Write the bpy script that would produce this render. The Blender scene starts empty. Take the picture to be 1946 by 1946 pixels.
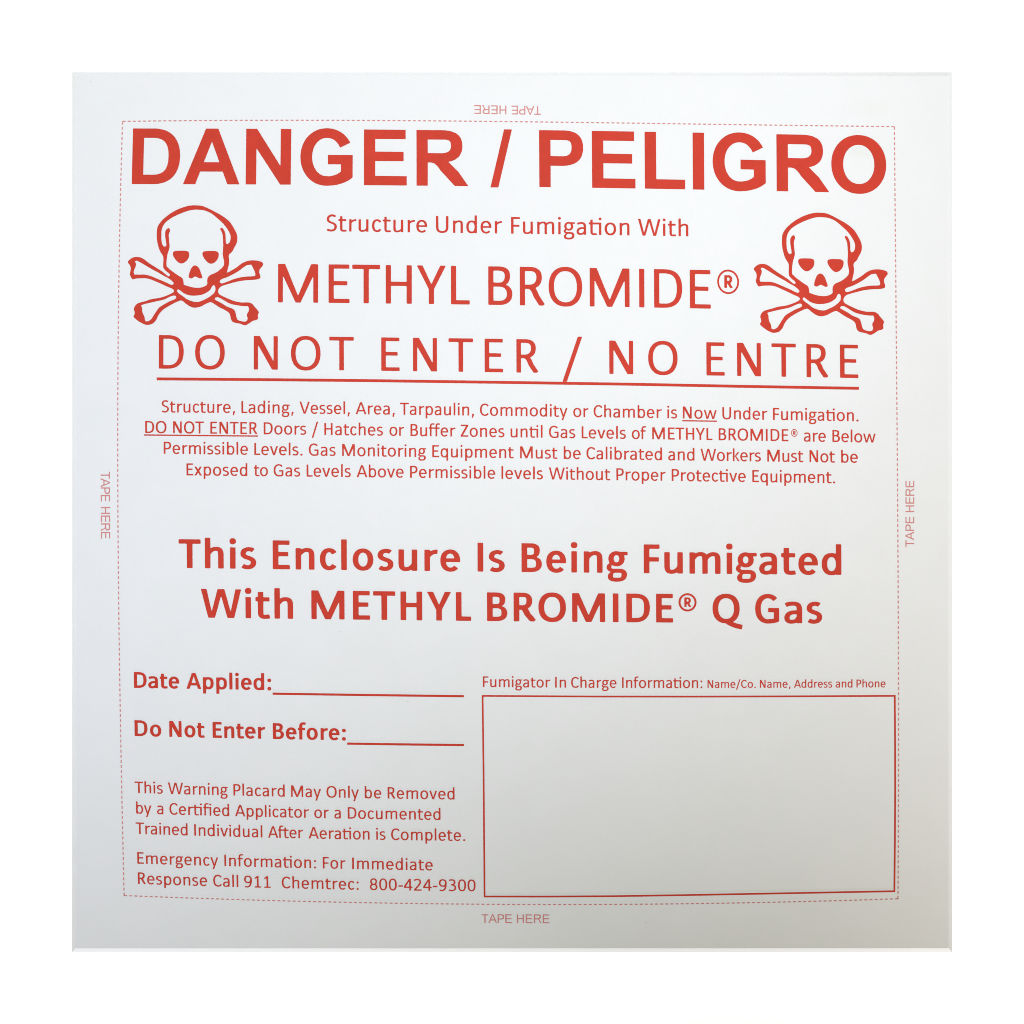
import bpy, bmesh, math
import numpy as np
from mathutils import Vector
from mathutils.geometry import delaunay_2d_cdt

# ------------------------------------------------------------------ scene, camera, light, exposure
scene = bpy.context.scene
S = 0.30 / 1660.0                      # metres on the placard face per photo pixel
Z_BOARD, Z_SHEET, Z_INK = 0.0010, 0.0013, 0.00136
CAM_Z = 0.45
GAIN = 1.160                           # trims all lamps together

def X(px): return (px - 973.0) * S     # photo pixel -> metres on the flat placard
def Y(py): return (973.0 - py) * S

cam_data = bpy.data.cameras.new("camera")
cam_data.sensor_width = 36.0
cam_data.lens = 36.0 * (CAM_Z - Z_SHEET) / (1946.0 * S)
cam_data.clip_start, cam_data.clip_end = 0.01, 50.0
cam = bpy.data.objects.new("camera", cam_data)
cam.location = (0, 0, CAM_Z)           # looks straight down
scene.collection.objects.link(cam)
scene.camera = cam

world = bpy.data.worlds.new("World")
scene.world = world
world.use_nodes = True
wb = world.node_tree.nodes["Background"]
wb.inputs[0].default_value = (1.0, 0.707, 0.15, 1)
wb.inputs[1].default_value = 0.33

def area_lamp(name, loc, aim, rgb, sx, sy=None):
    """disc (sy None) or strip area light; rgb is the light's coefficient per channel"""
    d = bpy.data.lights.new(name, 'AREA')
    m = max(rgb)
    d.energy = GAIN * m * math.pi ** 2
    d.color = [c / m for c in rgb]
    if sy is None:
        d.shape, d.size = 'DISK', sx
    else:
        d.shape, d.size, d.size_y = 'RECTANGLE', sx, sy
    o = bpy.data.objects.new(name, d)
    o.location = loc
    o.rotation_euler = (Vector(aim) - Vector(loc)).to_track_quat('-Z', 'Y').to_euler()
    scene.collection.objects.link(o)
    return o

def spot_lamp(name, loc, aim, rgb, size, blend):
    d = bpy.data.lights.new(name, 'SPOT')
    m = max(rgb)
    d.energy = GAIN * m * 4 * math.pi ** 2
    d.color = [c / m for c in rgb]
    d.spot_size, d.spot_blend, d.shadow_soft_size = size, blend, .02
    o = bpy.data.objects.new(name, d)
    o.location = loc
    o.rotation_euler = (Vector(aim) - Vector(loc)).to_track_quat('-Z', 'Y').to_euler()
    scene.collection.objects.link(o)
    return o

# key spot behind the camera, softboxes left and right, and three unseen low strips added to brighten the board's rim
spot_lamp('key_light', (0.0114, 0.1424, 0.5677), (-0.2157, 0.3020, 0.0000), (0.4792, 0.5111, 0.5756), 2.1794, 0.737)
area_lamp('softbox_cool', (-0.2855, -0.0362, 0.3869), (-0.6331, -0.1119, 0.0000), (0.0000, 0.0130, 0.0575), .06)
area_lamp('softbox_warm', (0.2864, -0.1977, 0.2551), (0.5875, 0.0373, 0.0000), (0.1854, 0.1778, 0.1815), .06)
area_lamp('rim_fill_front', (0, -.75, .04), (0, 0, 0), (0.6200, 0.6300, 0.6900), .70, .02)
area_lamp('rim_fill_side', (-.75, 0, .05), (0, 0, 0), (0.2197, 0.1991, 0.1727), .02, .70)
area_lamp('rim_fill_side', (.75, 0, .05), (0, 0, 0), (0.0378, 0.0530, 0.1011), .02, .70)
wb.inputs[0].default_value = (0.4635, 0.4142, 0.2205, 1)
wb.inputs[1].default_value = GAIN


vs = scene.view_settings
vs.view_transform, vs.look, vs.exposure, vs.gamma = 'Standard', 'None', 0.0, 1.0
vs.use_curve_mapping = False
scene.render.engine = 'CYCLES'
scene.cycles.use_denoising = True
scene.cycles.max_bounces = 6
scene.cycles.filter_width = 1.0

# ------------------------------------------------------------------ materials
def mat(name, rgb, rough, spec, build=None):
    m = bpy.data.materials.new(name)
    m.use_nodes = True
    b = m.node_tree.nodes["Principled BSDF"]
    b.inputs["Base Color"].default_value = (*rgb, 1)
    b.inputs["Roughness"].default_value = rough
    b.inputs["Specular IOR Level"].default_value = spec
    if build: build(m.node_tree, b)
    return m

def mottle(rgb, amount, scale, detail=4.0, bump=0.0, bump_scale=900.0, stains=()):
    """uneven stock: soft blotches and fine grain in the colour, faint tooth in the bump"""
    def build(nt, b):
        N, Lk = nt.nodes, nt.links
        tc = N.new("ShaderNodeTexCoord")
        col = None
        for k, (sc, am) in enumerate(((scale, amount), (scale * 9, amount * .8))):
            n = N.new("ShaderNodeTexNoise")
            n.inputs["Scale"].default_value = sc
            n.inputs["Detail"].default_value = detail
            Lk.new(tc.outputs["Object"], n.inputs["Vector"])
            mr = N.new("ShaderNodeMapRange")
            mr.inputs["From Min"].default_value, mr.inputs["From Max"].default_value = .25, .75
            mr.inputs["To Min"].default_value, mr.inputs["To Max"].default_value = 1 - am, 1 + am
            Lk.new(n.outputs["Fac"], mr.inputs["Value"])
            if col is None:
                col = mr.outputs["Result"]
            else:
                mu = N.new("ShaderNodeMath"); mu.operation = 'MULTIPLY'
                Lk.new(col, mu.inputs[0]); Lk.new(mr.outputs["Result"], mu.inputs[1]); col = mu.outputs[0]
        # faint pink / green cast of the stock
        nc = N.new("ShaderNodeTexNoise")
        nc.inputs["Scale"].default_value = scale * 2.2
        Lk.new(tc.outputs["Object"], nc.inputs["Vector"])
        mc = N.new("ShaderNodeMix"); mc.data_type = 'RGBA'
        Lk.new(nc.outputs["Fac"], mc.inputs["Factor"])
        mc.inputs["A"].default_value = (rgb[0] * (1 + amount * 1.2), rgb[1] * (1 - amount), rgb[2] * (1 + amount * .8), 1)
        mc.inputs["B"].default_value = (rgb[0] * (1 - amount * 1.2), rgb[1] * (1 + amount), rgb[2] * (1 - amount * .8), 1)
        vm = N.new("ShaderNodeVectorMath"); vm.operation = 'SCALE'
        Lk.new(mc.outputs["Result"], vm.inputs[0]); Lk.new(col, vm.inputs["Scale"])
        out = vm.outputs[0]
        for (sx, sy, rx, ry, tint) in stains:          # finger smudges on the face
            mp = N.new("ShaderNodeVectorMath"); mp.operation = 'SUBTRACT'
            Lk.new(tc.outputs["Object"], mp.inputs[0]); mp.inputs[1].default_value = (sx, sy, 0)
            sc = N.new("ShaderNodeVectorMath"); sc.operation = 'MULTIPLY'
            Lk.new(mp.outputs[0], sc.inputs[0]); sc.inputs[1].default_value = (1 / rx, 1 / ry, 0)
            ln = N.new("ShaderNodeVectorMath"); ln.operation = 'LENGTH'
            Lk.new(sc.outputs[0], ln.inputs[0])
            nz = N.new("ShaderNodeTexNoise"); nz.inputs["Scale"].default_value = 500
            Lk.new(tc.outputs["Object"], nz.inputs["Vector"])
            ad = N.new("ShaderNodeMath"); ad.operation = 'ADD'
            Lk.new(ln.outputs["Value"], ad.inputs[0]); Lk.new(nz.outputs["Fac"], ad.inputs[1])
            mr = N.new("ShaderNodeMapRange"); mr.interpolation_type = 'SMOOTHSTEP'
            mr.inputs["From Min"].default_value, mr.inputs["From Max"].default_value = .5, 1.5
            mr.inputs["To Min"].default_value, mr.inputs["To Max"].default_value = 1, 0
            Lk.new(ad.outputs[0], mr.inputs["Value"])
            mx = N.new("ShaderNodeMix"); mx.data_type = 'RGBA'; mx.blend_type = 'MULTIPLY'
            Lk.new(mr.outputs["Result"], mx.inputs["Factor"])
            Lk.new(out, mx.inputs["A"]); mx.inputs["B"].default_value = (*tint, 1)
            out = mx.outputs["Result"]
        Lk.new(out, b.inputs["Base Color"])
        if bump:
            nb = N.new("ShaderNodeTexNoise"); nb.inputs["Scale"].default_value = bump_scale
            Lk.new(tc.outputs["Object"], nb.inputs["Vector"])
            bp = N.new("ShaderNodeBump"); bp.inputs["Strength"].default_value = bump; bp.inputs["Distance"].default_value = .0002
            Lk.new(nb.outputs["Fac"], bp.inputs["Height"]); Lk.new(bp.outputs["Normal"], b.inputs["Normal"])
    return build

PAPER = (0.376, 0.376, 0.376)
RED = (0.268, 0.0235, 0.0135)
PINK = (0.300, 0.115, 0.104)
M_paper = mat("placard_stock", PAPER, .6, .02, mottle(PAPER, .010, 75, bump=.05,
              stains=((X(1632), Y(287), .009, .004, (.955, .965, .93)), (X(1660), Y(205), .012, .005, (.985, .985, .965)))))
M_board = mat("board_edge", (.415, .415, .415), .7, .0, mottle((.415, .415, .415), .01, 80))
M_red = mat("red_ink", RED, .6, .03, mottle(RED, .055, 140))
M_pink = mat("pale_red_ink", PINK, .6, .03, mottle(PINK, .03, 120))
M_speck = mat("speck_grey", (.27, .265, .26), .7, .1, mottle((.27, .265, .26), .05, 300))
M_back = mat("white_surface", (.97, .97, .97), .7, .0, mottle((.97, .97, .97), .004, 20))

# ------------------------------------------------------------------ helpers
def link(name, mesh, material, parent=None, label=None):
    mesh.materials.append(material)
    o = bpy.data.objects.new(name, mesh)
    scene.collection.objects.link(o)
    if parent: o.parent = parent
    if label: o["label"] = label
    return o

def mesh_from(name, verts, tris):
    me = bpy.data.meshes.new(name)
    me.from_pydata(verts, [], tris)
    me.update()
    return me

def triangulate(loops):
    """triangles of an even-odd filled outline -> (points, index triples)"""
    pts, edges = [], []
    for lp in loops:
        n0 = len(pts)
        pts += [Vector(p) for p in lp]
        edges += [(n0 + i, n0 + (i + 1) % len(lp)) for i in range(len(lp))]
    v, _, f, _, _, _ = delaunay_2d_cdt(pts, edges, [], 0, 1e-6)
    V = np.array([(p.x, p.y) for p in v])
    A = [np.array(lp, float) for lp in loops]
    out = []
    for t in f:
        c = V[list(t)].mean(0)
        n = 0
        for a in A:
            q = np.roll(a, -1, 0)
            m = (a[:, 1] > c[1]) != (q[:, 1] > c[1])
            xs = a[m, 0] + (c[1] - a[m, 1]) / (q[m, 1] - a[m, 1]) * (q[m, 0] - a[m, 0])
            n += int((xs > c[0]).sum())
        if n % 2:
            a, b, d = V[t[0]], V[t[1]], V[t[2]]
            ccw = (b[0] - a[0]) * (d[1] - a[1]) - (b[1] - a[1]) * (d[0] - a[0]) > 0
            out.append(tuple(t) if ccw else tuple(reversed(t)))
    return V, out

# ------------------------------------------------------------------ letter outlines (units of 1/1000 em)
GLYPH_DATA = {
  'A': {
    'D': [[76,0,74,2,73,8,73,708,74,714,80,716,350,716,384,714,410,711,448,703,468,698,492,690,512,681,530,671,550,660,567,646,588,629,612,602,632,572,645,548,658,516,668,484,675,454,681,410,683,376,683,338,680,296,672,246,662,210,646,170,635,148,614,116,600,98,578,77,554,57,538,47,516,35,492,24,472,17,440,9,404,3,362,0], [220,122,346,121,382,124,416,132,446,143,470,159,481,170,490,180,500,193,508,210,519,236,524,254,530,282,534,318,535,380,532,418,528,446,524,464,515,492,508,506,498,526,489,538,478,550,460,564,444,574,424,582,404,588,362,594,344,595,224,595,220,594,218,592,217,128,218,124]],
    'A': [[4,0,2,2,2,4,8,22,282,714,285,716,290,716,432,716,438,715,445,702,713,22,720,6,720,2,712,0,572,0,566,1,562,10,507,158,502,163,224,163,218,162,215,158,160,10,156,1,150,0], [266,284,452,284,456,284,458,286,457,292,368,530,364,540,362,543,360,542,357,538,265,292,264,288]],
    'N': [[76,0,74,2,73,8,73,708,74,714,80,716,206,716,212,715,214,714,507,252,512,246,515,248,515,254,515,712,518,715,522,716,642,716,648,715,649,708,649,8,648,2,642,0,520,0,514,1,512,2,215,454,210,460,208,459,207,452,207,4,204,1,200,0]],
    'G': [[360,-12,332,-9,294,-1,258,11,228,25,202,40,168,65,142,90,127,108,112,128,92,160,75,194,63,228,54,262,47,302,44,342,44,376,47,414,53,450,62,484,75,522,91,554,107,582,132,614,148,632,175,656,208,680,242,698,266,708,302,719,328,724,366,728,396,728,424,726,446,723,484,713,502,707,524,698,558,680,576,668,599,650,610,640,633,616,660,580,674,556,678,548,678,544,672,540,556,482,552,481,548,483,537,506,524,526,503,552,488,566,476,576,456,588,442,593,422,600,404,603,376,604,362,603,344,600,324,593,304,584,288,574,268,558,254,543,242,527,229,506,220,488,209,460,198,416,194,372,194,342,197,308,203,280,210,254,216,236,226,216,244,186,254,173,269,158,296,136,309,130,328,121,344,116,362,113,376,112,412,112,446,116,480,126,504,135,522,145,546,161,561,172,562,178,562,262,560,264,556,265,402,265,396,266,395,274,395,380,396,384,402,386,708,386,711,384,712,380,712,102,710,96,698,85,678,71,656,56,612,34,568,17,512,2,462,-6,390,-12]],
    'E': [[76,0,74,2,73,8,73,708,74,714,82,716,598,716,604,715,606,710,606,602,605,598,603,596,224,595,218,594,217,588,217,442,218,434,224,433,577,432,579,430,580,426,580,320,579,314,574,312,220,311,218,310,217,306,217,128,218,122,224,121,617,120,619,118,620,114,620,6,619,2,612,0]],
    'R': [[76,0,74,2,73,8,73,708,74,714,80,716,414,716,450,714,490,709,528,700,560,687,580,677,594,668,604,659,616,647,631,628,643,606,653,578,659,542,660,504,657,472,650,442,639,416,627,394,612,376,593,358,568,340,548,330,520,319,486,311,483,308,486,304,562,227,605,186,728,12,733,4,733,2,730,0,724,0,566,0,560,1,384,192,351,238,326,267,304,284,282,294,256,299,226,299,218,298,217,294,216,2,214,1,210,0], [220,420,394,420,420,422,438,425,458,431,470,436,484,445,496,457,504,468,510,484,514,506,514,526,511,548,505,566,497,576,484,585,466,591,448,594,428,595,220,594,218,592,217,588,217,428,218,423]],
    '/': [[4,-12,1,-8,4,4,176,724,178,727,182,728,274,728,277,724,274,712,102,-8,100,-11,96,-12]],
    'P': [[76,0,74,2,73,8,73,708,74,714,82,716,394,716,416,715,454,711,498,700,524,690,540,682,554,673,580,650,594,633,605,614,612,598,620,574,627,532,628,486,625,454,621,436,617,418,606,390,600,378,588,358,578,346,562,331,538,312,522,304,502,294,460,281,420,274,372,270,224,270,218,269,217,262,216,2,214,1,210,0], [220,392,370,391,386,392,406,395,424,400,438,407,446,412,459,424,470,440,477,458,481,478,482,514,480,536,475,556,467,570,458,580,446,587,432,591,410,594,390,595,226,595,218,594,217,588,217,398,218,394]],
    'L': [[76,0,74,2,73,8,73,712,76,715,80,716,214,716,216,714,217,708,218,124,220,122,224,121,578,120,580,118,581,114,581,4,578,1,574,0]],
    'I': [[72,0,70,2,69,8,69,712,72,715,76,716,210,716,212,714,213,708,213,4,210,1,206,0]],
    'O': [[378,-12,358,-11,326,-7,298,-1,264,10,242,20,210,36,186,52,164,70,142,92,123,114,101,144,88,168,78,188,64,224,54,258,48,288,44,324,43,368,44,392,47,420,53,454,63,490,73,518,88,548,102,573,123,602,142,625,164,646,190,666,210,680,230,691,264,706,296,716,326,723,358,727,396,728,420,727,452,723,480,717,514,706,536,696,568,680,592,664,614,646,636,624,655,602,677,572,690,548,700,528,714,492,724,458,730,428,734,392,735,348,734,324,731,296,725,262,715,226,705,198,690,168,676,143,655,114,636,91,614,70,588,50,568,36,548,25,514,10,482,0,452,-7,420,-11], [379,112,396,112,424,115,442,120,456,125,475,134,490,144,508,158,520,170,537,192,551,214,559,230,568,252,574,272,580,296,583,318,585,346,585,370,583,398,580,420,574,444,568,464,559,486,551,502,536,526,526,538,508,557,490,572,475,582,458,590,442,596,424,601,394,604,368,603,354,601,335,596,320,590,302,581,287,572,269,556,252,538,236,518,227,502,219,486,210,462,204,444,198,420,195,398,193,370,193,346,195,318,198,296,204,272,210,252,219,230,227,214,241,192,252,178,269,160,288,144,302,135,320,126,336,120,354,115]],
  },
  'a': {
    'T': [[262,0,260,2,259,8,258,633,256,635,252,636,25,636,23,638,22,642,23,714,25,716,30,716,586,715,588,714,589,710,589,644,588,638,586,636,358,636,354,635,353,634,352,4,350,1,346,0]],
    'A': [[4,0,3,2,2,4,6,14,310,712,312,715,316,716,404,716,410,715,422,690,713,20,720,6,720,2,714,0,626,0,622,0,620,2,536,209,532,214,196,215,190,214,187,210,102,2,100,1,96,0], [225,296,492,295,497,296,499,298,495,310,373,612,364,634,362,636,360,636,357,632,227,310,223,300,224,297]],
    'P': [[84,0,81,2,80,8,80,708,81,714,88,716,394,716,416,715,458,710,492,702,524,690,550,675,566,662,578,650,592,632,598,622,611,592,617,570,620,550,622,526,622,498,617,454,607,420,595,394,587,382,574,366,562,353,536,333,510,320,496,314,456,302,414,295,372,292,180,292,174,291,172,284,172,3,170,1,166,0], [175,372,372,372,394,375,412,380,434,388,450,397,470,410,490,429,508,452,516,464,522,478,527,498,528,522,524,544,520,556,514,568,498,590,476,607,462,615,446,622,424,629,410,632,372,636,174,635,172,633,172,628,172,380,172,375]],
    'E': [[84,0,81,2,80,8,80,708,81,714,88,716,598,716,604,715,606,710,606,642,605,638,602,636,180,636,173,634,172,628,172,418,174,411,180,410,582,410,584,408,585,404,585,338,584,332,578,330,174,329,173,328,172,324,172,86,173,82,178,80,616,80,619,78,620,74,620,6,619,2,612,0]],
    'H': [[84,0,81,2,80,8,80,708,81,714,86,716,166,716,170,715,172,712,172,414,174,407,180,406,542,406,548,407,550,412,550,713,552,715,556,716,636,716,640,715,642,708,642,8,641,2,636,0,556,0,552,1,550,4,550,318,548,325,542,326,180,326,174,325,172,320,172,4,170,1,166,0]],
    'R': [[84,0,81,2,80,8,80,708,81,714,88,716,410,716,446,714,486,708,524,699,556,687,582,671,602,654,619,634,632,610,641,586,646,560,648,534,647,498,641,464,633,440,623,420,609,400,592,382,571,366,552,354,520,340,488,331,485,328,550,235,573,200,690,10,693,4,693,2,690,0,682,0,578,0,572,2,500,204,475,240,452,268,434,285,414,299,390,311,372,316,360,318,180,318,174,317,172,312,172,4,170,1,166,0], [175,398,386,398,412,401,430,405,464,418,490,432,514,449,532,468,543,484,551,504,554,520,553,542,547,560,542,572,534,582,522,595,510,603,490,615,476,621,442,630,416,634,390,636,174,635,173,634,172,630,172,406,172,401]],
  },
  'b': {
    ':': [[130,-14,112,-11,98,-6,85,2,75,14,67,26,63,42,62,58,64,76,69,88,76,100,86,110,98,118,112,123,128,125,146,126,162,123,176,119,188,112,198,103,205,92,210,80,213,66,214,52,212,36,208,24,202,14,194,6,184,-2,174,-8,160,-12,146,-14], [130,325,112,328,98,333,85,342,75,352,67,366,63,380,62,398,64,414,69,428,76,440,86,450,98,457,112,462,128,464,146,465,162,462,176,458,188,451,198,442,205,432,210,420,213,406,214,390,212,376,208,364,202,354,194,344,184,336,174,331,160,327,146,325]],
    'A': [[22,0,14,3,11,8,10,14,12,24,228,632,236,641,248,644,354,644,364,643,370,641,378,634,385,616,592,28,596,14,595,6,588,2,576,0,490,0,482,2,476,4,471,10,467,18,432,126,426,134,420,138,404,140,202,140,184,138,180,134,175,128,139,18,135,10,130,5,124,1,114,0], [228,238,374,238,384,240,390,246,390,254,387,264,316,482,310,498,304,504,300,504,298,501,292,488,218,262,216,252,217,246,220,241]],
    'B': [[96,0,88,2,84,6,81,12,80,22,80,616,80,628,82,636,88,642,100,644,292,643,326,641,356,636,384,628,408,618,432,603,452,582,466,556,475,528,478,500,477,472,474,442,467,414,459,394,448,376,434,361,414,344,411,338,412,336,416,332,452,315,477,296,487,286,497,272,511,244,516,228,520,212,522,192,522,174,520,154,516,136,510,118,503,102,494,86,482,72,469,58,454,45,436,35,416,25,398,17,374,11,338,4,294,0], [219,98,292,98,332,101,346,104,360,108,370,114,378,121,387,134,391,150,394,172,394,202,391,224,387,240,380,254,370,266,360,274,346,280,330,284,312,287,284,289,226,289,215,288,208,284,205,278,204,268,204,116,206,108,208,104,212,100], [219,384,274,383,302,386,316,389,326,393,334,399,341,406,347,418,351,432,352,492,351,504,348,514,344,523,336,530,328,535,316,540,286,545,222,546,214,544,208,540,205,534,204,524,204,402,206,394,208,388,212,385]],
    'D': [[96,0,88,2,84,7,81,14,80,24,80,618,81,630,84,637,91,642,104,644,284,644,334,641,376,634,414,625,446,612,478,595,500,579,518,562,537,540,552,516,565,490,575,464,584,432,589,400,593,356,594,320,592,282,587,248,580,214,571,182,558,152,543,126,529,108,515,90,496,72,477,58,456,44,434,32,410,23,386,15,338,5,286,0], [219,98,282,98,314,100,348,105,376,112,400,124,420,140,436,160,449,184,456,208,460,232,464,262,466,298,465,380,459,432,455,450,449,468,442,482,434,495,424,506,412,516,399,524,384,531,364,537,344,541,290,546,220,546,212,543,206,536,204,518,204,120,205,110,208,104,212,100]],
    'E': [[96,0,88,2,84,6,81,12,80,22,80,616,80,628,82,636,90,642,104,644,420,644,431,644,438,642,443,636,446,628,446,574,444,556,442,552,438,548,422,546,224,546,212,544,206,538,204,522,204,412,205,400,208,393,214,390,224,388,392,388,406,386,412,381,416,373,416,316,415,304,413,298,408,293,402,291,226,290,216,289,209,286,206,279,204,268,204,122,205,112,208,104,212,100,220,98,426,98,442,96,448,90,450,80,450,22,448,8,440,2,428,0]],
    'F': [[96,0,88,2,84,6,81,12,80,22,80,616,80,628,82,636,85,640,90,642,104,644,402,644,412,644,420,642,424,638,426,634,428,616,428,562,425,554,420,548,404,546,220,546,212,544,208,540,205,534,204,524,204,382,205,372,208,366,214,362,224,360,388,360,404,358,410,352,412,342,412,284,410,270,404,264,394,262,226,262,216,261,210,258,206,252,204,240,204,26,202,8,196,2,186,0]],
    'G': [[304,-10,272,-7,244,-1,218,8,192,19,166,34,144,51,122,72,104,93,87,118,73,146,61,174,52,204,45,236,41,268,38,306,38,344,41,378,46,412,53,444,62,472,73,500,89,528,105,552,123,574,144,594,166,610,190,625,216,636,244,645,272,650,304,654,334,654,366,651,394,645,422,637,448,625,478,608,504,587,518,570,521,564,520,558,516,552,507,544,454,503,442,497,438,497,432,500,408,525,384,541,361,550,334,555,300,555,272,548,246,535,233,526,222,514,201,488,185,454,173,418,165,376,162,328,164,276,171,232,183,192,200,158,222,130,232,119,246,109,258,101,272,96,296,90,324,88,364,93,396,93,426,97,440,100,448,106,451,118,451,220,449,236,444,241,434,244,344,244,336,245,330,248,327,254,325,264,325,320,327,332,334,338,346,340,542,340,558,338,562,336,565,332,568,320,568,78,570,52,568,46,565,40,548,30,516,17,478,7,438,0,394,-6,332,-10]],
    'H': [[96,0,88,2,84,7,81,14,80,24,80,618,81,630,84,638,90,642,98,644,180,644,194,642,202,636,203,630,204,620,204,410,206,400,210,394,218,391,228,390,400,390,412,391,420,393,424,398,427,406,427,620,428,630,430,636,436,642,448,644,530,644,538,643,544,640,550,632,551,616,551,26,550,14,547,6,542,2,532,0,450,0,436,2,432,4,429,8,427,26,427,270,425,282,422,288,416,291,404,292,228,292,218,291,211,288,206,284,204,276,204,26,202,8,196,2,186,0]],
    'I': [[86,0,80,2,75,6,72,12,71,22,72,630,73,636,76,640,86,644,182,643,188,642,192,637,195,632,196,622,195,14,194,8,191,4,180,0]],
    'L': [[96,0,88,2,84,6,81,12,80,22,81,630,82,636,85,640,96,644,190,643,196,642,200,637,203,632,204,622,204,126,206,108,208,104,212,101,222,98,386,98,402,96,407,90,410,82,409,14,408,8,404,4,398,1,390,0]],
    'M': [[94,0,86,2,82,7,79,14,78,24,78,618,79,632,83,640,90,643,98,644,210,644,222,642,230,635,238,620,423,182,430,170,436,165,440,166,444,169,450,182,636,620,644,636,652,642,666,644,776,644,786,642,792,639,795,632,796,618,796,28,795,12,791,4,785,2,776,0,700,0,688,3,685,6,682,11,681,28,681,346,680,366,676,374,672,373,668,370,658,352,502,10,496,3,486,0,402,0,388,0,380,2,374,6,369,14,216,350,206,368,202,373,200,374,196,372,195,368,193,348,193,28,192,12,186,4,178,0]],
    'N': [[96,0,88,2,84,7,81,14,80,24,80,618,81,630,84,638,90,642,100,644,206,644,222,643,232,637,242,622,440,271,450,256,454,252,458,252,460,254,462,258,464,276,464,616,465,632,471,640,482,644,558,644,566,643,572,640,578,632,579,616,579,26,578,14,575,6,570,2,560,0,458,0,441,2,431,8,421,22,218,370,210,383,202,388,200,388,197,384,195,366,195,28,194,12,188,4,180,0]],
    'O': [[324,-10,288,-7,256,-2,226,7,198,19,172,33,146,52,122,74,102,98,85,122,70,152,58,182,49,216,43,250,39,282,38,324,40,368,43,400,50,434,60,466,71,494,86,522,101,546,120,568,142,589,164,606,190,622,216,634,244,643,274,649,302,652,338,654,374,652,406,648,436,642,464,632,492,619,518,602,540,584,560,564,579,540,596,512,610,484,620,456,628,424,634,392,637,360,638,320,636,276,633,246,627,214,618,182,607,154,592,126,578,102,560,80,541,60,520,44,496,28,472,16,446,5,420,-2,390,-7,350,-10], [327,90,346,90,366,92,384,96,400,101,416,109,432,118,446,130,458,143,470,158,481,176,489,194,497,214,507,256,512,304,510,360,504,406,498,428,490,448,482,467,471,484,460,500,447,514,432,525,418,535,402,543,384,548,366,552,346,554,326,553,306,551,290,548,274,542,258,534,244,525,229,514,216,500,206,485,195,468,179,430,169,388,164,340,166,284,172,240,178,218,185,198,194,179,204,162,214,146,228,132,242,120,256,110,272,102,290,96,308,92]],
    'Q': [[664,-142,614,-132,566,-121,524,-109,482,-94,430,-72,354,-32,346,-27,336,-15,330,-11,284,-6,258,-2,230,5,204,15,173,32,142,54,117,80,93,110,76,138,63,168,53,198,45,236,40,274,38,316,39,362,43,396,49,428,59,464,71,494,85,520,101,546,120,569,142,589,166,607,190,622,216,633,244,642,272,649,302,652,338,654,374,652,404,649,430,643,458,634,482,624,505,610,526,596,547,578,566,556,583,534,600,504,614,474,624,442,632,404,636,366,638,322,636,278,632,242,625,206,616,176,603,146,588,118,574,97,556,75,532,54,503,32,499,26,498,22,501,16,509,12,558,-6,612,-21,686,-36,696,-41,699,-48,700,-56,687,-130,684,-136,680,-141,674,-142], [327,90,346,90,366,92,384,96,400,101,416,109,432,118,446,130,458,143,470,158,481,176,489,194,497,214,507,256,512,304,510,360,504,406,498,428,490,448,482,467,471,484,460,500,447,514,432,525,418,535,402,543,384,548,366,552,346,554,326,553,306,551,290,548,274,542,258,534,244,525,229,514,216,500,206,485,195,468,179,430,169,388,164,340,166,284,172,240,178,218,185,198,194,179,204,162,214,146,228,132,242,120,256,110,272,102,290,96,308,92]],
    'R': [[96,0,88,2,84,6,81,12,80,22,80,616,80,628,82,636,88,642,100,644,286,643,318,641,349,636,376,628,400,618,422,606,438,592,454,575,465,556,475,536,481,512,485,486,486,458,484,432,479,408,472,385,463,364,451,344,436,326,422,312,396,293,393,288,393,282,419,236,445,180,554,52,559,42,558,34,552,26,533,10,526,4,518,1,504,0,452,0,442,1,434,5,422,18,328,127,314,150,280,218,266,241,256,251,245,258,234,261,222,262,214,260,209,258,206,252,204,244,204,24,202,8,196,2,186,0], [215,362,224,361,244,363,270,361,300,365,314,369,326,375,336,382,344,391,351,404,355,422,358,448,358,480,356,502,353,516,347,528,340,535,332,540,322,543,290,546,222,546,212,544,208,540,205,534,204,524,204,380,207,368,210,364]],
    'T': [[200,0,194,2,189,6,186,12,185,22,185,516,184,533,178,540,168,544,30,544,22,545,16,547,10,552,8,562,8,622,10,634,12,639,18,642,32,644,460,644,478,642,482,640,485,636,487,622,487,562,485,552,480,548,474,545,464,544,328,544,318,541,312,534,310,518,310,28,309,12,307,8,304,4,294,0]],
    'W': [[184,0,176,2,170,6,167,12,163,24,19,616,16,632,20,640,26,643,34,644,120,644,132,641,140,634,144,618,234,188,240,168,242,163,246,161,248,162,252,166,258,183,373,622,377,634,382,640,388,643,398,644,508,644,520,642,528,634,534,618,648,186,654,166,658,162,660,161,664,163,666,168,672,188,762,618,766,634,774,641,786,644,872,644,881,642,886,639,889,636,890,630,887,616,744,28,739,12,734,5,728,2,718,0,608,0,596,2,588,10,582,26,466,448,459,466,456,470,452,471,450,469,446,465,440,448,324,26,318,10,312,3,300,0]],
    'Y': [[214,0,206,2,202,6,200,10,198,18,198,228,195,248,11,618,6,630,7,638,12,642,20,644,110,644,126,643,136,637,144,622,248,380,254,368,260,365,266,369,272,380,376,622,384,637,392,642,404,644,494,644,508,642,512,639,514,634,513,628,510,620,333,268,324,248,322,228,322,22,320,8,314,2,304,0]],
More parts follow.
